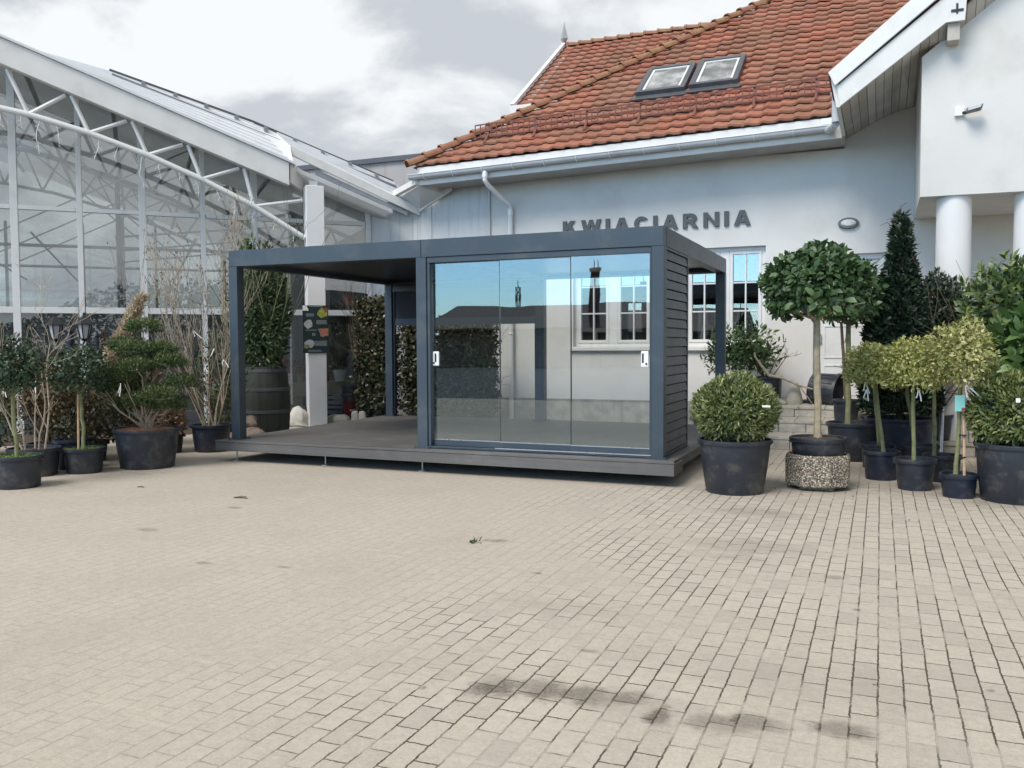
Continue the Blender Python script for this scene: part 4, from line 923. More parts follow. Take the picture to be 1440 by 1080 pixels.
# icicle lights along the truss
il = MB(GT); q = np.random.default_rng(5)
def chz(x):
    for p, q_ in zip(CH[:-1], CH[1:]):
        if p[0] <= x <= q_[0]: return p[1]+(q_[1]-p[1])*(x-p[0])/(q_[0]-p[0])
    return 3.6
x = -5.4; k = 0
while x < -.2:
    z = chz(x)-.05; L = (.12, .38, .20, .50, .28)[k % 5]*q.uniform(.7, 1.1); p = Vector((x, -.02, z)); k += 1; n = int(L/.07)+1
    for i in range(n):
        q_ = p+Vector((q.normal()*.02, q.normal()*.01, -.07)); il.tube([p, q_], .0045, 4)
        if i: il.tube([p, p+Vector((q.choice([-1, 1])*.06, 0, -.04))], .004, 4)
        p = q_
    x += q.uniform(.24, .40)
il = il.build('icicle_lights', 'white_plastic', None, root=GT(-2.8, -.02, 4.6)); tag(il, 'unlit white icicle light string hanging from the arched greenhouse truss', 'string lights')

# poster on the column
po = thing('poster', GT(.05, -.13, 1.86), 'dark green advertising poster with small pictures on the white column', 'poster')
MB(GT).box(-.215, -.138, 1.41, .265, -.123, 2.31).build('board', 'poster_green', po)
def pb(a0, z0, a1, z1, mt, nm, seed=0):
    g_ = np.random.default_rng(seed); c = ((a0+a1)/2, (z0+z1)/2); n = 11; vs = []
    for i in range(n):
        t_ = 2*PI*i/n; f = g_.uniform(.72, 1.05); vs.append((c[0]+math.cos(t_)*(a1-a0)/2*f, c[1]+math.sin(t_)*(z1-z0)/2*f))
    m_ = MB(GT); m_.prism(vs, -.1405, -.1385, 'XZ'); return m_.build(nm, mt, po)
pb(.05, 2.06, .26, 2.27, 'poster_yellow', 'picture', 1); pb(.17, 2.17, .27, 2.28, 'poster_red', 'picture', 2); pb(-.21, 1.86, -.01, 2.05, 'poster_pale', 'picture', 3)
pb(-.21, 1.50, .0, 1.68, 'poster_pale', 'picture', 5); pb(-.20, 1.49, -.09, 1.58, 'poster_yellow', 'picture', 6); pb(.10, 1.70, .20, 1.86, 'poster_pale', 'picture', 8)
b = GB(); b.prism([(.06, 1.87), (.14, 1.72), (.262, 1.74), (.262, 1.88)], -.1425, -.1395, 'XZ'); b.build('picture', 'poster_orange', po)
b = GB(); b.prism([(-.213, 2.21), (-.213, 2.305), (-.14, 2.305), (-.10, 2.21)], -.1405, -.1385, 'XZ'); b.build('logo', 'paper_white', po)
q = np.random.default_rng(8); b = GB()
for (a0, a1, z0, n, mt) in ((-.09, .18, 2.285, 1, 0), (-.15, .0, 2.145, 3, 0), (.04, .24, 2.02, 4, 0), (-.16, .04, 1.84, 1, 1), (-.04, .03, 1.78, 3, 0), (.0, .24, 1.63, 5, 0), (-.12, .14, 1.46, 2, 0)):
    for k in range(n):
        x = a0
        while x < a1-.02:
            wd = q.uniform(.012, .035); b.box(x, -.1404, z0-k*.020, min(a1, x+wd), -.1385, z0-k*.020+.009); x += wd+.007
b.build('small_print', 'poster_text', po)

# bauble banner behind the glass
bn = thing('window_banner', GT(.95, 1.12, 2.5), 'dark green window banner with a red ornament picture behind the greenhouse glass', 'banner')
MB(GT).box(.55, 1.12, 2.28, 1.26, 1.128, 2.80).build('cloth', 'poster_green', bn)
MB(GT).prism([(.93+math.cos(a*PI/10)*.12, 2.50+math.sin(a*PI/10)*.11) for a in range(20)], 1.113, 1.1185, 'XZ').build('ornament', 'poster_red', bn)
b = GB(); b.tube([(.90, 1.114, 2.62), (.80, 1.114, 2.74), (.98, 1.114, 2.68), (1.02, 1.114, 2.62)], .005, 4); b.build('ribbon', 'poster_red', bn)
b2 = thing('window_banner', GT(.95, 1.12, 2.0), 'narrow dark strip banner below the red ornament banner in the greenhouse', 'banner')
MB(GT).box(.30, 1.12, 1.98, 1.26, 1.128, 2.14).build('cloth', 'poster_green', b2)

# display tables and goods inside the greenhouse
def table(g0, g1, o0, o1, h, label, mt='wood_grey'):
    t_ = thing('display_table', GT((g0+g1)/2, (o0+o1)/2, 0), label, 'table')
    MB(GT).box(g0, o0, h-.05, g1, o1, h).build('tabletop', mt, t_)
    MB(GT).box(g0, o0, h-.30, g1, o0+.02, h-.051).build('apron', mt, t_)
    for a in (g0+.03, g1-.09):
        for c in (o0+.025, o1-.09): MB(GT).box(a, c, 0, a+.06, c+.06, h-.051).build('leg', mt, t_)
table(-1.9, -.75, 1.5, 2.2, .78, 'low wooden display table behind the glass left of the white column', 'cream_goods'); table(-.5, 1.15, 1.45, 2.1, .80, 'pale wooden display table behind the glass right of the white column', 'cream_goods')
q = np.random.default_rng(21)
def goods(g_, o_, z_, r, h, mt, name, label, cat, group, leaf=None, n=150):
    e = thing(name, GT(g_, o_, z_), label, cat, group); c = GT(g_, o_, z_)
    MB().lathe([(r*.7, 0), (r, h*.9), (r*1.05, h), (r*.9, h), (r*.85, h*.8)], 14, c).build('pot', mt, e, smooth=True)
    if leaf: foliage('bouquet', leaf, e, (c[0], c[1], c[2]+h+r*1.5), (r*1.7, r*1.7, r*2.0), n, int(q.integers(1e6)), r*1.1, r*.5, kite=True)
gl = [(-1.7, 'red_goods', 'leaf_pink', 'red flowered ornament pot at the left end of the display table'), (-1.42, 'cream_goods', 'leaf_heather', 'cream pot with dried tan flowers on the left display table'), (-1.12, 'orange_goods', 'leaf_aucuba', 'orange pot with green leaves on the left display table'), (-.9, 'cream_goods', 'leaf_pink', 'cream pot with pink flowers nearest the white column'),
      (-.28, 'pink_goods', 'leaf_pink', 'pink pot just right of the white column behind the glass'), (.02, 'cream_goods', 'leaf_straw', 'cream pot with straw coloured dried stems behind the glass'), (.30, 'pink_goods', 'leaf_heather', 'pink pot with brownish dried flowers behind the glass'), (.58, 'orange_goods', 'leaf_aucuba', 'orange pot beside the white pine pot behind the glass')]
for g_, mt, lf, lb in gl: goods(g_, 1.75+q.normal()*.06, .80, q.uniform(.07, .10), q.uniform(.13, .22), mt, 'ornament_pot', lb, 'pot', 'decorated pots on the greenhouse tables', lf)
e = thing('red_ornament_column', GT(-1.55, 1.5, .80), 'tall bright red cylinder ornament behind the glass near the barrel', 'ornament'); MB().lathe([(.085, .02), (.085, .60), (.065, .66), (.02, .68)], 16, GT(-1.25, 1.35, .80)).build('cylinder', 'red_goods', e, smooth=True)
e = thing('potted_pine', GT(.80, 1.55, .80), 'upright long needled pine in a white pot behind the greenhouse glass', 'potted plant'); c = GT(.80, 1.45, .80)
MB().lathe([(.09, -.0), (.14, .22), (.15, .24), (.13, .24)], 20, c).build('pot', 'white_plastic', e, smooth=True)
P, O, lump, qq = crown((c[0], c[1], c[2]+.70), (.26, .26, .55), 900, 5, .7); leaves('crown', 'leaf_hedge_green', e, P, O*.3+np.array([0, 0, .9])+qq.normal(size=(len(P), 3))*.2, O, qq.uniform(.15, .3, len(P)), np.full(len(P), .018), qq.random(len(P)), True)
# shelf racks further in (left bays)
for k, (g_, lb) in enumerate(((-4.6, 'dark goods rack behind the glass nearest the left edge'), (-3.3, 'dark goods rack behind the leaning straw sheaf'), (-2.1, 'dark goods rack behind the tall bare shrub'))):
    e = thing('goods_rack', GT(g_, 3.6, 0), lb, 'rack', 'goods racks inside the greenhouse')
    b = GB()
    for z in (.4, .95, 1.5, 2.0): b.box(g_-.55, 3.3, z, g_+.55, 3.9, z+.04)
    b.build('shelf', 'wood_grey', e)
    for a in (g_-.59, g_+.55): MB(GT).box(a, 3.3, 0, a+.04, 3.9, 2.04).build('upright', 'truss_dark', e)
    for z in (.44, .99, 1.54):
        b = GB()
        for j in range(7): c = GT(g_-.45+j*.15+q.normal()*.02, 3.5+q.normal()*.06, z); MB
        for j in range(6):
            x = g_-.45+j*.17; h = q.uniform(.12, .34); w_ = q.uniform(.04, .07); b.hexa([(x-w_, 3.45, z), (x+w_, 3.45, z), (x+w_, 3.6, z), (x-w_, 3.6, z), (x-w_*.6, 3.47, z+h), (x+w_*.6, 3.47, z+h), (x+w_*.6, 3.58, z+h), (x-w_*.6, 3.58, z+h)])
        b.build('goods', ['cream_goods', 'orange_goods', 'rock_brown'][k], e)

# ------------------------------------------------------------------ plants
PL = 'potted shrubs and trees set out for sale'
# right-hand group
def ball_pot(c, rt_, rb_, h, bc, br, n, seed, label, leaf='leaf_skimmia', L=.055, W=.017):
    e = thing('potted_ball_shrub', c, label, 'potted shrub', PL); add_pot(e, c, rt_, rb_, h, fill=.93)
    q = np.random.default_rng(seed); b = MB()
    for k in range(14):
        a = q.uniform(0, 6.3); b.tube(wobble((c[0]+math.cos(a)*.06, c[1]+math.sin(a)*.06, h*.9), (bc[0]+math.cos(a)*br[0]*.6, bc[1]+math.sin(a)*br[1]*.6, bc[2]+q.uniform(-.1, .2)), 4, .02, seed+k), .009, 5)
    b.build('stems', 'bark_brown', e)
    foliage('crown', leaf, e, bc, br, n, seed, L, W, out=.75, up=.25, rand=.5, shell=.30, lob=.10, flat=-.8, freq=4.0)
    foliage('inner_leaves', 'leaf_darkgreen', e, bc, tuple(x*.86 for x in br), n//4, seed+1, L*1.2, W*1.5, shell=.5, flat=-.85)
    return e
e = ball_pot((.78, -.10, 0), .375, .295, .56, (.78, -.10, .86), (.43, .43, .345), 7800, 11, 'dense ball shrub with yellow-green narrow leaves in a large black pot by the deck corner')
MB().box(1.09, -.40, .915, 1.17, -.395, .935).build('name_tag', 'paper_white', e)
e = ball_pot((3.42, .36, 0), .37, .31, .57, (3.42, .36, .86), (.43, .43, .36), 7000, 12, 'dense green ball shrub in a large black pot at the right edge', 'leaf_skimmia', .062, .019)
MB().box(3.35, -.075, .99, 3.385, -.07, 1.03).build('name_tag', 'paper_white', e)
def standard(name, c, rt_, rb_, h, tr, th, cc, cr, n, seed, label, leaf, L, W, bark='bark_pale', lean=(0, 0), flat=-.45, cat='potted tree', kite=False, shell=.45, potm='pot_plastic', gaps=.1, zb=0, soil='soil', fill=.9, moss=0, lob=.16, stake=None, tagp=None, freq=3.0, bias=0.0):
    e = thing(name, (c[0], c[1], c[2]), label, cat, PL); add_pot(e, c, rt_, rb_, h, potm, soil, fill, moss=moss)
    z0 = c[2]+h*fill-.03; top = (cc[0], cc[1], cc[2]); pts = wobble((c[0]+lean[0], c[1]+lean[1], z0), (cc[0], cc[1], th), 7, .006, seed)
    b = MB().tube(pts, [tr*1.25, tr*1.05]+[tr]*4+[tr*.92, tr*.85], 9)
    q = np.random.default_rng(seed)
    for k in range(9):
        a = q.uniform(0, 6.3); d = (math.cos(a), math.sin(a), q.uniform(.3, 1.1)); branch(b, pts[-1], d, cr[0]*.85, tr*.45, 1, q, .5, .2, (1, 3), 3)
    b.build('trunk', bark, e, smooth=True)
    foliage('crown', leaf, e, cc, cr, n, seed, L, W, out=.45, up=.05, rand=.75, shell=shell, lob=lob, flat=flat, gaps=gaps, kite=kite, freq=freq, bias=bias)
    if stake: MB().tube([(c[0]+stake[0], c[1]+stake[1], z0), (cc[0]+stake[0]*.4, cc[1]+stake[1]*.4, th+.05)], .014, 7).build('stake', 'bamboo', e)
    if tagp: white_tag(e, tagp, .17, seed)
    return e
# exposed-aggregate planter ring under the first standard
pl = thing('stone_planter', (1.57, .46, 0), 'octagonal exposed-pebble concrete planter under the nearest laurel tree', 'planter')
m, t, out = new_mat('pebble_concrete')
tc = t.n('ShaderNodeTexCoord').outputs['Object']; vo = t.n('ShaderNodeTexVoronoi', {'Vector': tc, 'Scale': 62.0}); dd = vo.outputs['Distance']; vc = t.n('ShaderNodeSeparateColor', {0: vo.outputs['Color']}).outputs[0]
col = t.ramp(vc, [(0, (.20, .13, .08)), (.3, (.40, .32, .23)), (.6, (.30, .27, .22)), (.85, (.58, .52, .43)), (1, (.66, .62, .55))])
col = t.mix(t.sstep(dd, .42, .66), col, (.10, .085, .065, 1)); pr = t.n('ShaderNodeBsdfPrincipled', {'Base Color': col, 'Roughness': .85})
bp = t.n('ShaderNodeBump', {'Strength': 1.0, 'Distance': .012, 'Height': dd}); bp.invert = True; t.L.new(bp.outputs[0], pr.inputs['Normal']); t.L.new(pr.outputs[0], out.inputs[0])
b = MB(); b.lathe([(.29, .03), (.345, .045), (.350, .34), (.335, .375), (.31, .375), (.30, .33), (.0, .32)], 8, (1.57, .46, 0), sq=1); b.build('planter_body', 'pebble_concrete', pl, bevel=.012)
MB().box(1.40, .30, 0, 1.74, .62, .031).build('plinth_block', 'step_block', pl)
standard('potted_laurel_tree', (1.57, .46, .325), .285, .255, .225, .037, 1.80, (1.55, .46, 2.14), (.505, .50, .44), 4600, 31, 'laurel tree with round dark green crown standing in the pebble planter', 'leaf_laurel', .095, .056, 'bark_pale', flat=-.62, gaps=.25, soil='soil', shell=.55)
standard('potted_laurel_tree', (1.85, 3.02, 0), .33, .28, .50, .036, 1.80, (1.78, 3.02, 2.17), (.38, .38, .48), 2500, 32, 'laurel tree with green mossy trunk behind the pebble planter tree', 'leaf_laurel', .095, .052, 'bark_green', lean=(-.06, -.05), flat=-.7, gaps=.25, shell=.55)
standard('potted_laurel_tree', (1.70, 4.85, .37), .19, .165, .32, .024, 1.85, (1.62, 4.85, 2.18), (.42, .40, .42), 1200, 33, 'slim laurel tree with reddish trunk in a pot on the steps', 'leaf_laurel', .10, .042, 'bark_brown', flat=-.6, gaps=.3, shell=.6)
# airy shrub with drooping bare shoots beside the cone
e = thing('potted_weeping_shrub', (2.12, 4.05, .19), 'airy yellow-green shrub with drooping bare shoots left of the dark cone', 'potted shrub', PL); add_pot(e, (2.12, 4.05, .19), .20, .17, .34)
b = MB(); q = np.random.default_rng(41); b.tube(wobble((2.12, 4.05, .46), (2.20, 4.05, 1.9), 6, .02, 41), [.022, .02, .02, .018, .018, .016, .014], 7)
for k in range(9):
    a = q.uniform(0, 6.3); r_ = q.uniform(.35, .6); p0 = Vector((2.20, 4.05, 1.9)); pts = [p0]
    for i in range(1, 7): s = i/6; pts.append(p0+Vector((math.cos(a)*r_*s, math.sin(a)*r_*s, 1.15*s*(1-s)*1.6+.62*(s if s < .5 else 1-s)*1.0-.35*s*s)))
    b.tube(pts, [.010, .009, .008, .007, .006, .005, .004], 5)
for k in range(3): b.tube([(2.0, 4.0, 2.35+.12*k), (2.25, 4.0, 2.62+.1*k), (2.6, 4.0, 2.58+.16*k)], [.006, .005, .003], 5)
b.build('trunk', 'bark_brown', e); foliage('crown', 'leaf_aucuba', e, (2.24, 4.05, 2.08), (.30, .30, .52), 620, 42, .085, .036, gaps=.45, shell=.9, up=-.1)
# cone
e = thing('potted_cone_yew', (2.42, 3.27, 0), 'tall dark green cone-clipped conifer in a wide black pot', 'potted tree', PL); add_pot(e, (2.42, 3.27, 0), .42, .37, .56, 'pot_plastic_blue')
q = np.random.default_rng(51); n = 17000; tz = 1-np.sqrt(q.random(n)); a = q.uniform(0, 2*PI, n); lump = np.sin(a*3+tz*9)*.10+np.sin(a*7-tz*21+1)*.08
prof = np.interp(tz, [0, .12, .35, .55, .68, .80, .90, 1.0], [.42, .46, .40, .275, .175, .115, .085, .02]); r_ = prof*(1-.35*q.random(n)**1.8)*(1+lump)
P = np.stack([2.41+np.cos(a)*r_, 3.27+np.sin(a)*r_, .62+tz*2.66], 1); O = np.stack([np.cos(a), np.sin(a), np.full(n, .25)], 1)
s = q.uniform(.6, 1.25, n); leaves('crown', 'leaf_yew', e, P, O*.7+q.normal(size=(n, 3))*.5+np.array([0, 0, .35]), O+q.normal(size=(n, 3))*.5, .095*s, .040*s, np.clip(q.beta(2, 3, n)+lump*.8, 0, 1), True)
b = MB().tube([(2.42, 3.27, .5), (2.41, 3.27, 3.0)], [.05, .012], 8)
for k in range(26): z = q.uniform(.8, 3.0); a_ = q.uniform(0, 6.3); l_ = .5*(1-(z-.6)/2.9)+.08; b.tube([(2.41, 3.27, z), (2.41+math.cos(a_)*l_, 3.27+math.sin(a_)*l_, z+.18)], [.012, .004], 4)
for k in range(5): a_ = 2.0+k*.5; b.tube([(2.40, 3.27, 2.95+.06*k), (2.40-.16+.04*k, 3.2, 3.14+.05*k), (2.40-.25+.08*k, 3.2, 3.10+.07*k)], [.008, .006, .004], 4)
b.build('trunk', 'bark_brown', e)
# yew ball, aucuba, rhododendron
def bush(name, c, rt_, rb_, h, cc, cr, n, seed, label, leaf, L, W, gaps=.1, shell=.5, lob=.2, out=.5, flat=-.8, kite=False, up=.15, rand=.7, cat='potted shrub', potm='pot_plastic', bark='bark_brown', square=False, bias=0.0):
    e = thing(name, c, label, cat, PL); add_pot(e, c, rt_, rb_, h, potm)
    q = np.random.default_rng(seed); b = MB()
    for k in range(11):
        a = q.uniform(0, 6.3); d = (math.cos(a)*.6, math.sin(a)*.6, 1.0); branch(b, (c[0]+math.cos(a)*rb_*.2, c[1]+math.sin(a)*rb_*.2, c[2]+h*.88), d, (cc[2]+cr[2]*.5-c[2]-h)*.75, .013, 2, q, .5, .3, (1, 3), 3)
    b.build('stems', bark, e)
    foliage('crown', leaf, e, cc, cr, n, seed, L, W, out=out, up=up, rand=rand, shell=shell, lob=lob, flat=flat, gaps=gaps, kite=kite, bias=bias)
    return e
bush('potted_yew', (2.86, 4.14, .19), .26, .22, .36, (2.88, 4.10, 1.72), (.40, .36, .72), 7500, 61, 'dark rounded yew bush right of the tall cone', 'leaf_yew', .08, .04, shell=.6, lob=.22, kite=True)
bush('potted_aucuba', (3.62, 3.0, 0), .34, .28, .46, (3.66, 3.0, 2.02), (.56, .50, .50), 1900, 62, 'glossy yellow-tipped broadleaf shrub in front of the porch column', 'leaf_aucuba', .13, .048, gaps=.35, shell=.75, out=.6, up=.35)
bush('potted_rhododendron', (3.92, 2.2, 0), .38, .32, .45, (3.80, 1.9, 1.32), (.58, .5, .46), 1250, 63, 'large smooth leaved rhododendron above the right edge ball shrub', 'leaf_rhodo', .20, .085, gaps=.1, shell=.55, out=.75, up=.0, rand=.45)
# variegated standards
vs_ = [((2.20, 1.36, 0), .195, .165, .33, (2.13, 1.36, 1.27), .31, 'leftmost yellow-green variegated little tree of the front row', (.03, 0), 'leaf_variegated'),
       ((2.53, .74, 0), .205, .165, .33, (2.50, .74, 1.30), .31, 'variegated little tree with round yellow crown in the middle of the front row', (-.01, 0), 'leaf_variegated'),
       ((2.92, .38, 0), .175, .145, .24, (2.93, .40, 1.42), .305, 'variegated little tree tied to a pink-tan cane with a green card', (-.03, 0), 'leaf_variegated_tan'),
       ((2.83, 1.45, 0), .20, .165, .30, (2.74, 1.45, 1.28), .28, 'variegated little tree half hidden behind the one tied to a cane', (-.08, 0), 'leaf_variegated'),
       ((2.16, 2.32, 0), .20, .17, .30, (2.10, 2.25, 1.28), .27, 'variegated little tree at the back beside the wide black pot', (.02, 0), 'leaf_variegated_tan'),
       ((2.63, 2.2, 0), .215, .18, .32, (2.45, 1.75, 1.30), .27, 'variegated little tree in the shade in front of the cone pot', (-.05, -.1), 'leaf_variegated')]
for k, (c, rt_, rb_, h, cc, r_, lb, ln, lf) in enumerate(vs_):
    tall = 1.14 if k == 2 else .88
    e = standard('potted_variegated_tree', c, rt_, rb_, h, .021, cc[2]-r_*.6, cc, (r_*1.12, r_*1.12, r_*tall*1.05), 3800 if k < 3 else 2400, 70+k, lb, lf, .05, .025, 'bark_green', lean=ln, flat=-.75, shell=.55, kite=True, gaps=.12, lob=.2, fill=.86, potm='pot_plastic' if k % 2 else 'pot_plastic_blue',
                 stake=(.045, -.05) if k == 2 else None, tagp=((cc[0]-.09, cc[1]-.12, cc[2]-r_*.78) if k in (0, 4) else (cc[0]+.05, cc[1]-.12, cc[2]-r_*.72) if k == 1 else None))
    if k == 2:
        b = MB().hexa([(2.86, .285, .83), (2.96, .285, .83), (2.965, .29, 1.06), (2.855, .29, 1.06), (2.86, .288, .83), (2.96, .288, .83), (2.965, .293, 1.06), (2.855, .293, 1.06)]); b = MB(); b.box(2.865, .285, .87, 2.955, .289, 1.03); cd = b.build('price_card', 'cyan_card', e)
        MB().box(2.925, .282, .875, 2.955, .2845, .905).build('card_picture', 'poster_red', cd)
        b = MB()
        for z in (.40, .62, .86): b.lathe([(.034, 0), (.034, .012)], 10, (2.945, .35, z))
        b.build('cane_tie', 'black_plastic', e)
        white_tag(e, (2.96, .30, 1.13), .2, 3)
# landing shrub and its pot
bush('potted_landing_shrub', (.40, 5.95, .54), .26, .22, .45, (-.02, 5.85, 1.40), (.60, .45, .42), 1700, 81, 'loose broadleaf shrub in a dark pot on the landing beside the pergola post', 'leaf_aucuba', .11, .044, gaps=.35, shell=.8, lob=.3, bias=-.2)
for k, (x, y, h, r_, lb) in enumerate(((.46, 5.62, .34, .15, 'weathered cone stone with blunt top at the left on the landing'), (.86, 5.75, .36, .15, 'taller weathered cone stone beside the tipped pot'))):
    b = MB(); b.rock((x, y, .72), (r_, r_, h*.53), 90+k, 12, 8, .06); b = MB().lathe([(r_, .0), (r_*.98, .06), (r_*.80, .16), (r_*.50, h-.05), (r_*.40, h-.01), (.05, h)], 12, (x, y, .541), sq=1)
    tag(b.build('cone_stone', 'stone', None, smooth=True, root=(x, y, .54)), lb, 'stone', 'stones on the landing')
tag(MB().rock((.64, 5.55, .585), (.13, .09, .055), 93, amp=.3).build('flat_stone', 'stone', None, smooth=True, root=(.64, 5.55, .54)), 'small flat stone lying between the two cone stones', 'stone', 'stones on the landing')
# tipped pot and stick
ax = Matrix.Translation((1.12, 5.93, .80)) @ Matrix.Rotation(R(-14), 4, 'Z') @ Matrix.Rotation(R(98), 4, 'Y')
e = thing('tipped_pot', (1.4, 5.9, .54), 'empty black ribbed pot lying on its side on the landing', 'pot')
b = MB(); b.lathe([(.235, 0), (.25, .01), (.29, .40), (.315, .405), (.318, .45), (.30, .45), (.28, .40), (.235, .03)], 36, axis=ax); b.build('pot_body', 'pot_plastic', e, smooth=True)
b = MB()
for k in range(18):
    a = 2*PI*k/18; b.bar(ax @ Vector((math.cos(a)*.256, math.sin(a)*.256, .04)), ax @ Vector((math.cos(a)*.291, math.sin(a)*.291, .39)), .012, .012)
b.build('ribs', 'pot_plastic', e)
b = MB().tube([(.36, 5.42, 1.20), (.50, 5.46, 1.02), (.70, 5.52, .98), (.95, 5.58, .86), (1.16, 5.62, .80)], [.022, .024, .022, .018, .014], 7); b.tube([(.36, 5.42, 1.20), (.28, 5.4, 1.32), (.26, 5.40, 1.40)], [.02, .014, .01], 6); b.tube([(.95, 5.58, .86), (1.16, 5.63, .56)], [.012, .009], 6)
tag(b.build('dry_branch', 'bark_tan', None, root=(.8, 5.5, .54)), 'pale dry branch leaning across the cone stones', 'branch')
tag(MB().box(.98, 5.92, .541, 1.26, 6.18, .60).build('black_tray', 'black_plastic', None, bevel=.01, root=(1.1, 6.0, .54)), 'flat black tray under the tipped pot', 'tray')
# poles, carton and block by the steps
for k, (x, lb) in enumerate(((2.84, 'left of two galvanised poles leaning on the steps'), (2.95, 'right of two galvanised poles leaning on the steps'))):
    b = MB().tube([(x-.02, 3.48, .0), (x+.01, 3.70, .98)], .030, 12); tag(b.build('metal_pole', 'steel', None, smooth=True, root=(x, 3.5, 0)), lb, 'pole', 'metal poles by the steps')
e = thing('carton', (2.08, 5.2, .37), 'brown cardboard carton standing on the steps behind the trunks', 'carton'); MB().box(1.95, 4.80, .371, 2.20, 5.05, .80).build('box', 'cardboard', e); MB().box(1.94, 4.79, .801, 2.21, 5.06, .82).build('lid', 'cardboard', e)
e = thing('cracked_block', (3.42, 3.95, .19), 'white chipped concrete block on the lowest step', 'block'); b = MB().box(3.30, 3.86, .192, 3.54, 4.02, .34); b.box(3.33, 3.88, .341, 3.44, 4.0, .38); b.build('block', 'rock_white', e, bevel=.012)

# left-hand group
standard('potted_holly_tree', (-6.66, -2.66, 0), .255, .225, .36, .022, 1.02, (-6.70, -2.66, 1.32), (.29, .29, .34), 2000, 101, 'small tree with dark ball crown in the mossy pot at the left edge', 'leaf_darkgreen', .058, .030, 'bark_green', soil='moss', moss=500, shell=.5, flat=-.75, lob=.14)
standard('potted_holly_tree', (-6.80, -1.48, 0), .235, .20, .31, .022, .98, (-6.86, -1.46, 1.24), (.35, .35, .33), 2100, 102, 'small tree with dark ball crown and cane below the twin lanterns', 'leaf_darkgreen', .058, .030, 'bark_green', soil='moss', moss=420, shell=.5, flat=-.75, lob=.14, stake=(-.07, -.02)).location = (-6.91, -1.56, 0)
def bare(name, c, rt_, rb_, h, label, nst, length, seed, bark='bark_tan', spread=.35, depth=3, up=.35, lean=.35, potm='pot_plastic', r0=.016, kids=(2, 4), soil='soil', moss=0, base=.08):
    e = thing(name, c, label, 'potted shrub', PL); add_pot(e, c, rt_, rb_, h, potm, soil, moss=moss)
    q = np.random.default_rng(seed); b = MB(); tips = []
    for k in range(nst):
        a = 2*PI*k/nst+q.uniform(-.3, .3); d = (math.cos(a)*lean, math.sin(a)*lean, 1)
        tips += branch(b, (c[0]+math.cos(a)*base, c[1]+math.sin(a)*base, c[2]+h*.85), d, length*q.uniform(.75, 1.1), r0, depth, q, spread, up, kids, 5)
    b.build('branches', bark, e); return e, tips
e, tp_ = bare('potted_bare_tree', (-7.10, -1.86, 0), .29, .25, .34, 'leafless young tree with pale twigs and white tags at far left', 5, 1.35, 111, 'bark_tan', .45, 3, .2, .26, r0=.013, kids=(2, 3), base=.12); e.location = (-7.28, -1.96, 0)
for k, p in enumerate(((-6.80, -2.05, 1.18), (-7.28, -2.1, 1.12))): white_tag(e, p, .2, k)
e, tp_ = bare('potted_bare_shrub', (-6.95, .72, 0), .285, .235, .40, 'tall upright leafless shrub with many tan twigs left of the pergola post', 13, 1.45, 112, 'bark_tan', .19, 3, .55, .22, r0=.010, kids=(2, 4), potm='pot_plastic_blue', base=.10)
q = np.random.default_rng(9)
for k, p in enumerate(((-6.62, .45, 1.52), (-6.75, .4, 1.28), (-7.2, .5, 1.55), (-7.05, .5, 1.78), (-6.5, .5, 1.36))): white_tag(e, p, .14, 10+k)
P = np.array([tuple(t_[0]) for t_ in tp_]); D = np.array([tuple(t_[1]) for t_ in tp_]); 
tag(leaves('buds', 'leaf_copper', e, P, D, q.normal(size=P.shape), q.uniform(.03, .06, len(P)), q.uniform(.012, .02, len(P)), q.random(len(P)), True), kind='stuff')
# cloud-pruned pine
e = thing('potted_cloud_pine', (-6.32, -.72, 0), 'cloud-pruned pine with flat green pads in a wide black pot', 'potted tree', PL); add_pot(e, (-6.32, -.72, 0), .40, .325, .51, soil='bark_mulch', fill=.95)
q = np.random.default_rng(121); b = MB(); base_ = Vector((-6.32, -.72, .47))
pads = [(-.02, .0, 1.80, .23, .09), (-.30, -.05, 1.57, .20, .09), (.0, -.12, 1.52, .27, .11), (.26, .02, 1.52, .19, .085), (.40, .0, 1.36, .22, .11), (-.22, .10, 1.36, .24, .09), (.05, .1, 1.33, .22, .09), (-.40, -.1, 1.02, .24, .11), (-.33, -.02, .80, .22, .10), (.34, -.1, .93, .27, .12), (.32, .05, .80, .22, .08), (.5, .1, 1.1, .20, .10), (-.10, -.22, 1.18, .20, .10), (.12, -.24, 1.30, .20, .10), (-.48, .05, 1.26, .18, .09), (.10, -.2, .86, .20, .10), (-.12, .1, .98, .22, .11)]
for k, (px, py, pz, r_, rz_) in enumerate(pads):
    P1 = base_+Vector((px*.25, py*.25, (pz-.47)*.45)); P2 = base_+Vector((px, py, pz-.47-.05))
    b.tube(wobble(base_+Vector((px*.12, py*.12, -.02)), P1, 4, .015, k)+wobble(P1, P2, 4, .02, k+50)[1:], [.019, .018, .017, .016, .015, .014, .012, .010, .008], 6)
    for j in range(5): a = q.uniform(0, 6.3); b.tube([P2, P2+Vector((math.cos(a)*r_*.7, math.sin(a)*r_*.7, .03))], [.008, .004], 4)
for k in range(6): a = q.uniform(0, 6.3); branch(b, base_, (math.cos(a)*.8, math.sin(a)*.8, .9), .55, .012, 1, q, .5, .1)
b.build('trunk', 'bark_tan', e)
Pn = []; Dn = []; rn = []
for k, (px, py, pz, r_, rz_) in enumerate(pads):
    P, O, lump, qq = crown(base_+Vector((px, py, pz-.47)), (r_, r_*.95, rz_*1.15), 2400, 130+k, .55, .22, -.6, 0, 4.0)
    Pn.append(P); Dn.append(O*.55+np.array([0, 0, .65])+qq.normal(size=(len(P), 3))*.6); rn.append(np.clip(qq.beta(2, 2.6, len(P))+.25*O[:, 2], 0, 1))
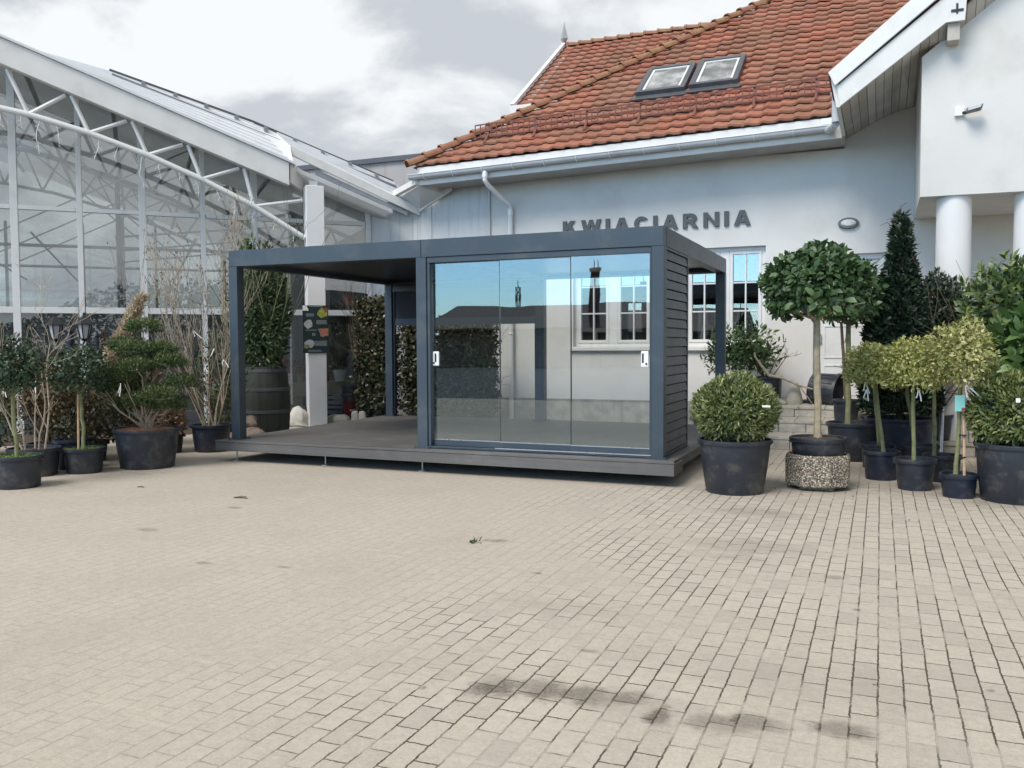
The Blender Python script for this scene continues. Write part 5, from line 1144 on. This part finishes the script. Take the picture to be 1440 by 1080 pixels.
P = np.concatenate(Pn); D = np.concatenate(Dn); rn = np.concatenate(rn); leaves('needle_pads', 'leaf_pine', e, P, D, q.normal(size=P.shape), q.uniform(.024, .048, len(P)), q.uniform(.008, .014, len(P)), rn, True)
e.location = (-6.54, -.91, 0); white_tag(e, (-6.28, -1.16, 1.10), .2, 4); white_tag(e, (-6.20, -.95, 1.34), .14, 5)
for k, (p_, lb, ht) in enumerate((((-7.35, -1.38, 0), 'dark blue-black pot between the mossy pots at left', .38), ((-7.0, -.55, 0), 'small plain black pot half hidden behind the cloud pine', .34))):
    e = thing('potted_sapling', p_, lb+' holding a low leafy shrub', 'potted shrub', PL); add_pot(e, p_, .20, .165, ht, 'pot_plastic_blue')
    foliage('crown', 'leaf_copper_green', e, (p_[0], p_[1], ht+.16), (.24, .24, .22), 420, 140+k, .05, .028, gaps=.3, shell=.8)
# copper and green hedge plants behind
for k, (p_, r_, z_, rz_, n, lf, lb) in enumerate((((-8.05, -1.15, 0), (.62, .5), .98, .48, 2600, 'leaf_copper', 'copper-brown leaved bush below the twin lanterns'), ((-7.75, -.75, 0), (.75, .5), .62, .42, 2600, 'leaf_copper_green', 'low brownish green bush beneath the copper-brown bush'), ((-7.75, .05, 0), (.42, .4), 1.02, .45, 1500, 'leaf_copper', 'copper bush behind the cloud pine and the leaning sheaf'), ((-7.45, .35, 0), (.34, .3), .48, .26, 1100, 'leaf_heather', 'small cream and pink mottled shrub behind the cloud pine pot'), ((-9.0, -1.7, 0), (.7, .5), .85, .6, 2000, 'leaf_hedge_green', 'dark green bush at the far left edge behind the bare tree'), ((-7.55, 1.65, 0), (.40, .35), 1.0, .85, 1500, 'leaf_hedge_green', 'dark green bush behind the tall leafless shrub'), ((-8.6, .9, 0), (.6, .45), .8, .5, 1600, 'leaf_hedge_green', 'dark bush low behind the leaning straw sheaf'), ((-9.7, -.9, 0), (.7, .5), .6, .55, 1800, 'leaf_hedge_green', 'low dark green bush against the greenhouse behind the low bench'), ((-8.9, -.15, 0), (.7, .4), .5, .45, 1800, 'leaf_copper_green', 'low brown-green bush against the greenhouse behind the lantern post'))):
    bush('potted_bush', p_, .24, .20, .28, (p_[0], p_[1], z_), (r_[0], r_[1], rz_), n, 150+k, lb, lf, .06, .034, gaps=.15, shell=.6, lob=.22, flat=-.95)
bd = MB().add([GT(-8.5, -1.6, .004), GT(-3.2, -.9, .004), GT(-1.0, .1, .004), GT(.9, .35, .004), GT(.9, .98, .004), GT(-8.5, .98, .004)], [(0, 1, 2, 3, 4, 5)]).build('dark_foot_strip', 'soil'); tag(bd, 'added dark strip along the foot of the greenhouse', kind='structure')  # dark sheet added to darken the ground below the left bushes
# leaning straw sheaf
q = np.random.default_rng(161); b = MB(); A = Vector((-8.62, .15, .75)); B = Vector((-7.86, .52, 2.30)); n = 3800
tt = q.random(n); ang = q.uniform(0, 6.3, n); wd = np.interp(tt, [0, .25, .55, .85, 1], [.03, .08, .12, .09, .03])
d_ = np.array((B-A).normalized()); s1 = np.cross(d_, (0, 0, 1)); s1 /= np.linalg.norm(s1); s2 = np.cross(s1, d_)
P = np.array(A)+np.outer(tt, np.array(B-A))+np.outer(np.cos(ang)*wd*np.sqrt(q.random(n)), s1)+np.outer(np.sin(ang)*wd*np.sqrt(q.random(n)), s2)
e = thing('straw_sheaf', (-8.7, .1, 0), 'leaning sheaf of dry tan grass plumes behind the cloud pine', 'dried plant'); b.tube([(-8.85, .05, .0), A, A+(B-A)*.8], [.04, .035, .02], 7); b.build('stalk', 'bark_tan', e); e.location.x -= .16
leaves('plumes', 'leaf_straw', e, P, d_*.6+q.normal(size=(n, 3))*.45, q.normal(size=(n, 3)), q.uniform(.05, .14, n), q.uniform(.010, .022, n), q.random(n), True)
# twin lanterns
e = thing('lantern_post', (-8.23, -.62, 0), 'dark lamp post with two hanging-style lanterns among the left plants', 'lamp post')
b = MB(); b.tube([(-8.23, -.6, 0), (-8.23, -.6, 1.62)], .035, 10); b.lathe([(.11, 0), (.11, .05), (.05, .16), (.04, .3)], 16, (-8.23, -.6, 0)); b.lathe([(.05, 0), (.055, .10), (.035, .14), (.05, .17), (.015, .26), (.02, .30)], 12, (-8.23, -.6, 1.60))
b.build('post', 'anthracite_dark', e, smooth=True)
for sx_ in (-1, 1):
    X_ = -8.23+sx_*.28
    b = MB().tube([(-8.23, -.6, 1.56), (-8.23+sx_*.12, -.6, 1.60), (-8.23+sx_*.24, -.6, 1.58), (X_, -.6, 1.64)], .014, 6); ar = b.build('arm', 'black_plastic', e)
    b = MB(); b.lathe([(.03, 0), (.05, .02), (.055, .035)], 6, (X_, -.6, 1.635)); b.lathe([(.135, .0), (.12, .025), (.05, .10), (.018, .13), (.022, .15), (.0, .175)], 6, (X_, -.6, 1.86))
    for k in range(6): a = 2*PI*k/6; b.tube([(X_+math.cos(a)*.055, -.6+math.sin(a)*.055, 1.665), (X_+math.cos(a)*.098, -.6+math.sin(a)*.098, 1.865)], .008, 5)
    la = b.build('lantern_cage', 'black_plastic', e)
    MB().lathe([(.048, 0), (.088, .185)], 6, (X_, -.6, 1.672)).build('lantern_glass', 'lantern_glass', la)
# barrel with laurel
e = thing('barrel_planter', (-7.66, 2.85, 0), 'huge dark wooden barrel planter just left of the deck', 'planter'); c = (-7.66, 2.85, 0)
m, t, out = new_mat('barrel_wood')
tc = t.n('ShaderNodeTexCoord').outputs['Object']; sp3 = t.n('ShaderNodeSeparateXYZ', {0: tc}); an = t.math('ARCTAN2', sp3.outputs[1], sp3.outputs[0]); fr_ = t.math('FRACT', t.math('MULTIPLY', an, 3.6)); gap = t.sstep(t.math('ABSOLUTE', t.math('SUBTRACT', fr_, .5)), .45, .49)
col = t.ramp(t.noise(t.n('ShaderNodeMapping', {0: tc, 3: (9, 9, 1.2)}).outputs[0], 1.0, 6, .65), [(.3, (.018, .022, .018)), (.55, (.036, .042, .035)), (.75, (.034, .050, .028))]); col = t.mix(t.math('MULTIPLY', gap, .7), col, (.012, .012, .010, 1))
pr = t.n('ShaderNodeBsdfPrincipled', {'Base Color': col, 'Roughness': .75}); t.L.new(pr.outputs[0], out.inputs[0])
MB().lathe([(.385, 0), (.41, .25), (.42, .55), (.41, .8), (.365, 1.14), (.355, 1.20), (.33, 1.20), (.325, 1.10)], 44, c).build('staves', 'barrel_wood', e, smooth=True)
for z, r_ in ((.03, .391), (.40, .421), (.78, .413), (1.10, .372)): MB().lathe([(r_, 0), (r_+.006, .003), (r_+.004, .055), (r_-.002, .058)], 44, (c[0], c[1], z)).build('hoop', 'dark_rail', e, smooth=True)
MB().lathe([(.335, 1.09), (.2, 1.12), (.001, 1.13)], 24, c).build('soil', 'soil', e)
e = thing('laurel_bush', (-7.66, 2.85, 1.12), 'tall dense dark green laurel growing out of the wooden barrel', 'shrub')
b = MB(); q = np.random.default_rng(171)
for k in range(12): a = q.uniform(0, 6.3); branch(b, (c[0]+math.cos(a)*.12, c[1]+math.sin(a)*.12, 1.10), (math.cos(a)*.25, math.sin(a)*.25, 1), 1.7, .018, 2, q, .4, .4, (2, 3), 4)
b.build('stems', 'bark_green', e)
P, O, lump, qq = crown((c[0]-.04, c[1], 2.12), (.47, .47, 1.12), 5200, 172, .6, .16, -.92, .1)
D = O*.55+np.array([0, 0, .45])+qq.normal(size=(len(P), 3))*.5; s = qq.uniform(.7, 1.25, len(P)); leaves('crown', 'leaf_hedge_green', e, P, D, O+np.array([0, 0, .5])+qq.normal(size=(len(P), 3))*.3, .125*s, .034*s, np.clip(qq.beta(2, 2.4, len(P))+.1*lump, 0, 1))
b2_ = np.array([(c[0]-.42+.05*i, c[1]-.1, 3.12+.05*i) for i in range(6)]); q2 = np.random.default_rng(2); P = np.repeat(b2_, 8, 0)+q2.normal(size=(48, 3))*.04; leaves('top_shoot', 'leaf_laurel', e, P, q2.normal(size=(48, 3))*.7+np.array([0, 0, .6]), q2.normal(size=(48, 3))+np.array([0, -1, 1]), np.full(48, .13), np.full(48, .036), q2.random(48))
# clipped hedges behind the pergola
def hedge(label, lo, hi, n, seed, leaf, boxm, name='potted_hedge', trough=.24):
    cx, cy = (lo[0]+hi[0])/2, (lo[1]+hi[1])/2; e = thing(name, (cx, cy, 0), label, 'hedge', 'clipped hedges in black troughs')
    x0, x1, y0, y1 = lo[0]+.06, hi[0]-.06, cy-.19, cy+.19; b = MB()
    b.hexa([(x0+.03, y0+.03, 0), (x1-.03, y0+.03, 0), (x1-.03, y1-.03, 0), (x0+.03, y1-.03, 0), (x0, y0, trough+.06), (x1, y0, trough+.06), (x1, y1, trough+.06), (x0, y1, trough+.06)]); b.box(x0-.015, y0-.015, trough+.061, x1+.015, y1+.015, trough+.09); b.build('trough', boxm, e, bevel=.01)
    q = np.random.default_rng(seed); b = MB(); x = x0+.1
    while x < x1: branch(b, (x, cy, trough+.05), (0, 0, 1), (hi[2]-trough)*.8, .016, 2, q, .5, .3, (3, 5), 4); x += .22
    b.build('stems', 'bark_brown', e)
    ins = lambda p, k: (p[0]+k*.10, p[1]+k*.10, p[2]+k*.10)
    boxfoliage('inner_leaves', 'leaf_hedge_green', e, ins(lo, 1), ins(hi, -1), n//4, seed+7, .13, .075, shell=.9)
    boxfoliage('foliage', leaf, e, lo, hi, n, seed, .085, .050, shell=.45); return e
hedge('narrow tall clipped hedge with silvery brown leaves left of the back pergola post', (-7.07, 4.80, .28), (-6.40, 5.22, 2.42), 7000, 181, 'leaf_hedge', 'pot_plastic_blue')
e = hedge('wide clipped hedge in a trough against the wall behind the glass', (-6.20, 5.05, .30), (-4.42, 5.50, 1.93), 11500, 182, 'leaf_hedge', 'pot_plastic')
P, O, lump, qq = crown((-4.62, 5.0, .95), (.30, .22, .55), 1500, 183, .7); leaves('foliage', 'leaf_hedge_green', e, P, O+qq.normal(size=P.shape)*.6, O, qq.uniform(.05, .08, len(P)), qq.uniform(.03, .045, len(P)), qq.random(len(P)))
b = MB(); q = np.random.default_rng(184)
for k in range(26): x = q.uniform(-6.1, -4.5); b.tube(wobble((x, 5.25, 1.7), (x+q.normal()*.06, 5.25, q.uniform(2.1, 2.75)), 4, .02, 200+k), [.007, .006, .005, .004, .003], 4)
b.build('bare_shoots', 'bark_brown', e)
# odds and ends between barrel, column and hedge
for k, (x, y, z, r_, lb, mt) in enumerate(((-8.10, 4.42, .15, (.24, .18, .19), 'large pale rock left of the white column foot', 'rock_white'), (-7.52, 4.80, .10, (.27, .17, .13), 'speckled grey rock right of the white column foot', 'stone'), (-7.02, 1.72, .12, (.17, .15, .13), 'brown rock stack beside the front left pergola post', 'rock_brown'), (-7.05, 1.35, .10, (.17, .13, .11), 'brown rough rock nearest the tall bare shrub pot', 'rock_brown'), (-7.18, 1.85, .32, (.14, .12, .10), 'small brown rock lying on top of the rock stack', 'rock_brown'))):
    tag(MB().rock((x, y, z), r_, 190+k, 14, 10, .32).build('rock', mt, None, smooth=True, root=(x, y, 0)), lb, 'rock', 'rocks along the greenhouse')
e = thing('red_bucket', (-7.42, 5.25, 0), 'dark maroon bucket with black pots stacked on it behind the deck', 'bucket'); c = (-7.46, 5.22, 0)
MB().lathe([(.15, 0), (.17, .42), (.18, .44), (.16, .44), (.15, .40)], 24, c).build('bucket_body', 'maroon_goods', e, smooth=True)
for k in range(2):
    f = thing('stacked_pot', (c[0], c[1], .44+.14*k), ('lower', 'upper')[k]+' of the black pots stacked on the maroon bucket', 'pot', 'pots stacked on the bucket'); MB().lathe([(.17, 0), (.20, .12), (.215, .13), (.215, .17), (.19, .17), (.18, .1)], 24, (c[0]-.01*k, c[1], .445+.175*k)).build('pot_body', 'pot_plastic', f, smooth=True)
for k in range(3):
    e = thing('plant_crate', (-7.95, 5.0, .2*k), ('bottom', 'middle', 'top')[k]+' black plastic crate of the stack behind the column', 'crate', 'crates stacked behind the column'); b = MB(); x0, y0, z0 = -8.10, 5.10, .19*k+.003
    b.box(x0, y0, z0, x0+.55, y0+.36, z0+.02)
    for (a, c_, d, f_) in ((x0, y0, x0+.55, y0+.015), (x0, y0+.345, x0+.55, y0+.36), (x0, y0+.016, x0+.015, y0+.344), (x0+.535, y0+.016, x0+.55, y0+.344)): b.box(a, c_, z0+.021, d, f_, z0+.075); b.box(a, c_, z0+.11, d, f_, z0+.165)
    for (a, c_) in ((x0, y0), (x0+.52, y0), (x0, y0+.33), (x0+.52, y0+.33)): b.box(a, c_, z0+.021, a+.03, c_+.03, z0+.165)
    b.build('crate_body', 'black_plastic', e)
for k, (x, lb) in enumerate(((-6.99, 'left stubby grey stone post under the narrow hedge'), (-6.83, 'right stubby grey stone post under the narrow hedge'))):
    tag(MB().lathe([(.075, 0), (.07, .25), (.055, .30), (.02, .31)], 14, (x, 4.62, 0)).build('stone_post', 'rock_white', None, smooth=True, root=(x, 4.62, 0)), lb, 'stone post', 'stubby stone posts')
e = thing('garden_bench', (-8.4, -2.6, 0), 'low dark bench with pale top half seen at the left edge', 'bench'); MB().box(-9.1, -2.75, .40, -7.6, -2.30, .44).build('seat', 'wood_grey', e)
MB().box(-9.0, -2.7, .30, -7.7, -2.35, .399).build('apron', 'maroon_goods', e)
for x in (-8.95, -7.8): MB().box(x, -2.68, 0, x+.07, -2.36, .299).build('leg', 'black_plastic', e)
# cones in the windows
for k, (x, h, lb) in enumerate(((-2.92, .36, 'left pale cone ornament in the window behind the glass room'), (-2.70, .30, 'short pale cone ornament in the window behind the glass room'), (-.86, .40, 'left pale cone ornament in the window right of the pergola'), (-.68, .36, 'right pale cone ornament in the window right of the pergola'))):
    tag(MB().lathe([(.06, 0), (.055, .05), (.035, h*.6), (.03, h*.8), (.008, h)], 14, (x, 6.86, 1.481)).build('cone_ornament', 'cream_goods', None, smooth=True, root=(x, 6.86, 1.48)), lb, 'ornament', 'cone ornaments in the windows')
# weeds and litter on the paving
q = np.random.default_rng(200); e = thing('weed_tuft', (-.74, -3.28, 0), 'small torn green weed lying on the open paving', 'weed')
P = np.array([-.74, -3.27, .004])+q.normal(size=(26, 3))*np.array([.022, .016, .006]); P[:, 2] = abs(P[:, 2]); leaves('weed_leaves', 'leaf_hedge_green', e, P, q.normal(size=(26, 3))+np.array([0, 0, .6]), q.normal(size=(26, 3))+np.array([0, 0, 1]), q.uniform(.025, .05, 26), q.uniform(.010, .018, 26), q.random(26))
b = MB().tube([(-3.90, -2.36, .008), (-3.82, -2.33, .014), (-3.74, -2.34, .007)], [.006, .012, .004], 6); b.tube([(-3.84, -2.34, .01), (-3.80, -2.29, .012)], .006, 5)
tag(b.build('dry_twig', 'bark_brown', None, root=(-3.8, -2.3, 0)), 'short dry twig lying on the paving in front of the deck', 'twig')
tag(MB().tube([(-5.38, -2.2, .006), (-5.32, -2.18, .01), (-5.28, -2.2, .006)], [.004, .007, .003], 6).build('dry_twig', 'bark_brown', None, root=(-5.3, -2.2, 0)), 'tiny dry twig on the paving near the left pots', 'twig')
# leaf litter: a scatter of fallen leaves
n = 170; P = np.stack([q.uniform(-7.6, 3.6, n), q.uniform(-1.2, 3.2, n), np.full(n, .005)], 1); P = P[((P[:, 0] < -6.2) | (P[:, 0] > .5))]; n = len(P)
lt = leaves('leaf_litter', 'leaf_copper', None, P, q.normal(size=(n, 3))*np.array([1, 1, .05]), np.tile([0, 0, 1.], (n, 1)), q.uniform(.02, .05, n), q.uniform(.01, .025, n), q.random(n)); tag(lt, 'scattered small brown fallen leaves around the pots', 'leaf litter', kind='stuff')

# ------------------------------------------------------------------ behind the camera: what the panes mirror
e = thing('brick_house', (-20, -52, 0), 'low house with a tall brick chimney across the yard, mirrored in the glass', 'house')
MB().box(-27, -56, 0, -9, -46, 2.6).build('wall', 'far_wall', e); MB().prism([(-57, 2.5), (-51, 4.3), (-45, 2.5), (-45, 2.6), (-51, 4.45), (-57, 2.6)], -28, -8, 'YZ').build('roof', 'far_roof', e)
b = MB().box(-15.45, -45.9, 0, -14.90, -45.4, 6.3); b.box(-15.52, -45.97, 6.3, -14.83, -45.33, 6.5); b.build('chimney', 'brick_red', e)
for k in range(2): MB().lathe([(.04, 0), (.03, .5)], 10, (-15.32+k*.3, -45.65, 6.5)).build('chimney_pot', 'brick_red', e)
e = thing('lattice_mast', (-51.6, -120, 0), 'slim lattice telecom mast beyond the yard, mirrored in the glass', 'mast'); b = MB()
for sx_ in (-.45, .45):
    for sy in (-.45, .45): b.tube([(-51.6+sx_, -120+sy, 0), (-51.6+sx_*.6, -120+sy*.6, 10.6)], .08, 5)
for k in range(10):
    z = k*1.05; b.tube([(-52.05, -120, z), (-51.15, -120, z+1.05)], .05, 4); b.tube([(-51.15, -120, z), (-52.05, -120, z+1.05)], .05, 4)
b.tube([(-51.6, -120, 10.5), (-51.6, -120, 11.6)], .06, 5); b.build('tower', 'dark_tree_metal', e)
b = MB()
for k in range(4): a = k*1.6; b.box(-51.6+math.cos(a)*.45-.10, -120+math.sin(a)*.45-.10, 8.6, -51.6+math.cos(a)*.45+.10, -120+math.sin(a)*.45+.10, 9.7)
b.build('antenna', 'truss_grey', e)
q = np.random.default_rng(300); n = 50000; a = q.uniform(R(95), R(330), n); d_ = q.uniform(62, 80, n); z = q.random(n)**.8*(3.0+1.0*np.sin(a*9)+.8*np.sin(a*23+1)+np.where(a < R(150), 5.0, 0)*(.7+.3*np.sin(a*14))); z = np.maximum(z, .1)
P = np.stack([np.sin(a)*d_, np.cos(a)*d_, z], 1); far = leaves('far_woods', 'leaf_far', None, P, q.normal(size=(n, 3)), q.normal(size=(n, 3)), q.uniform(.25, .6, n), q.uniform(.2, .45, n), q.random(n)); tag(far, 'dark tree belt far behind the viewer, mirrored in the glass', 'trees', kind='stuff')
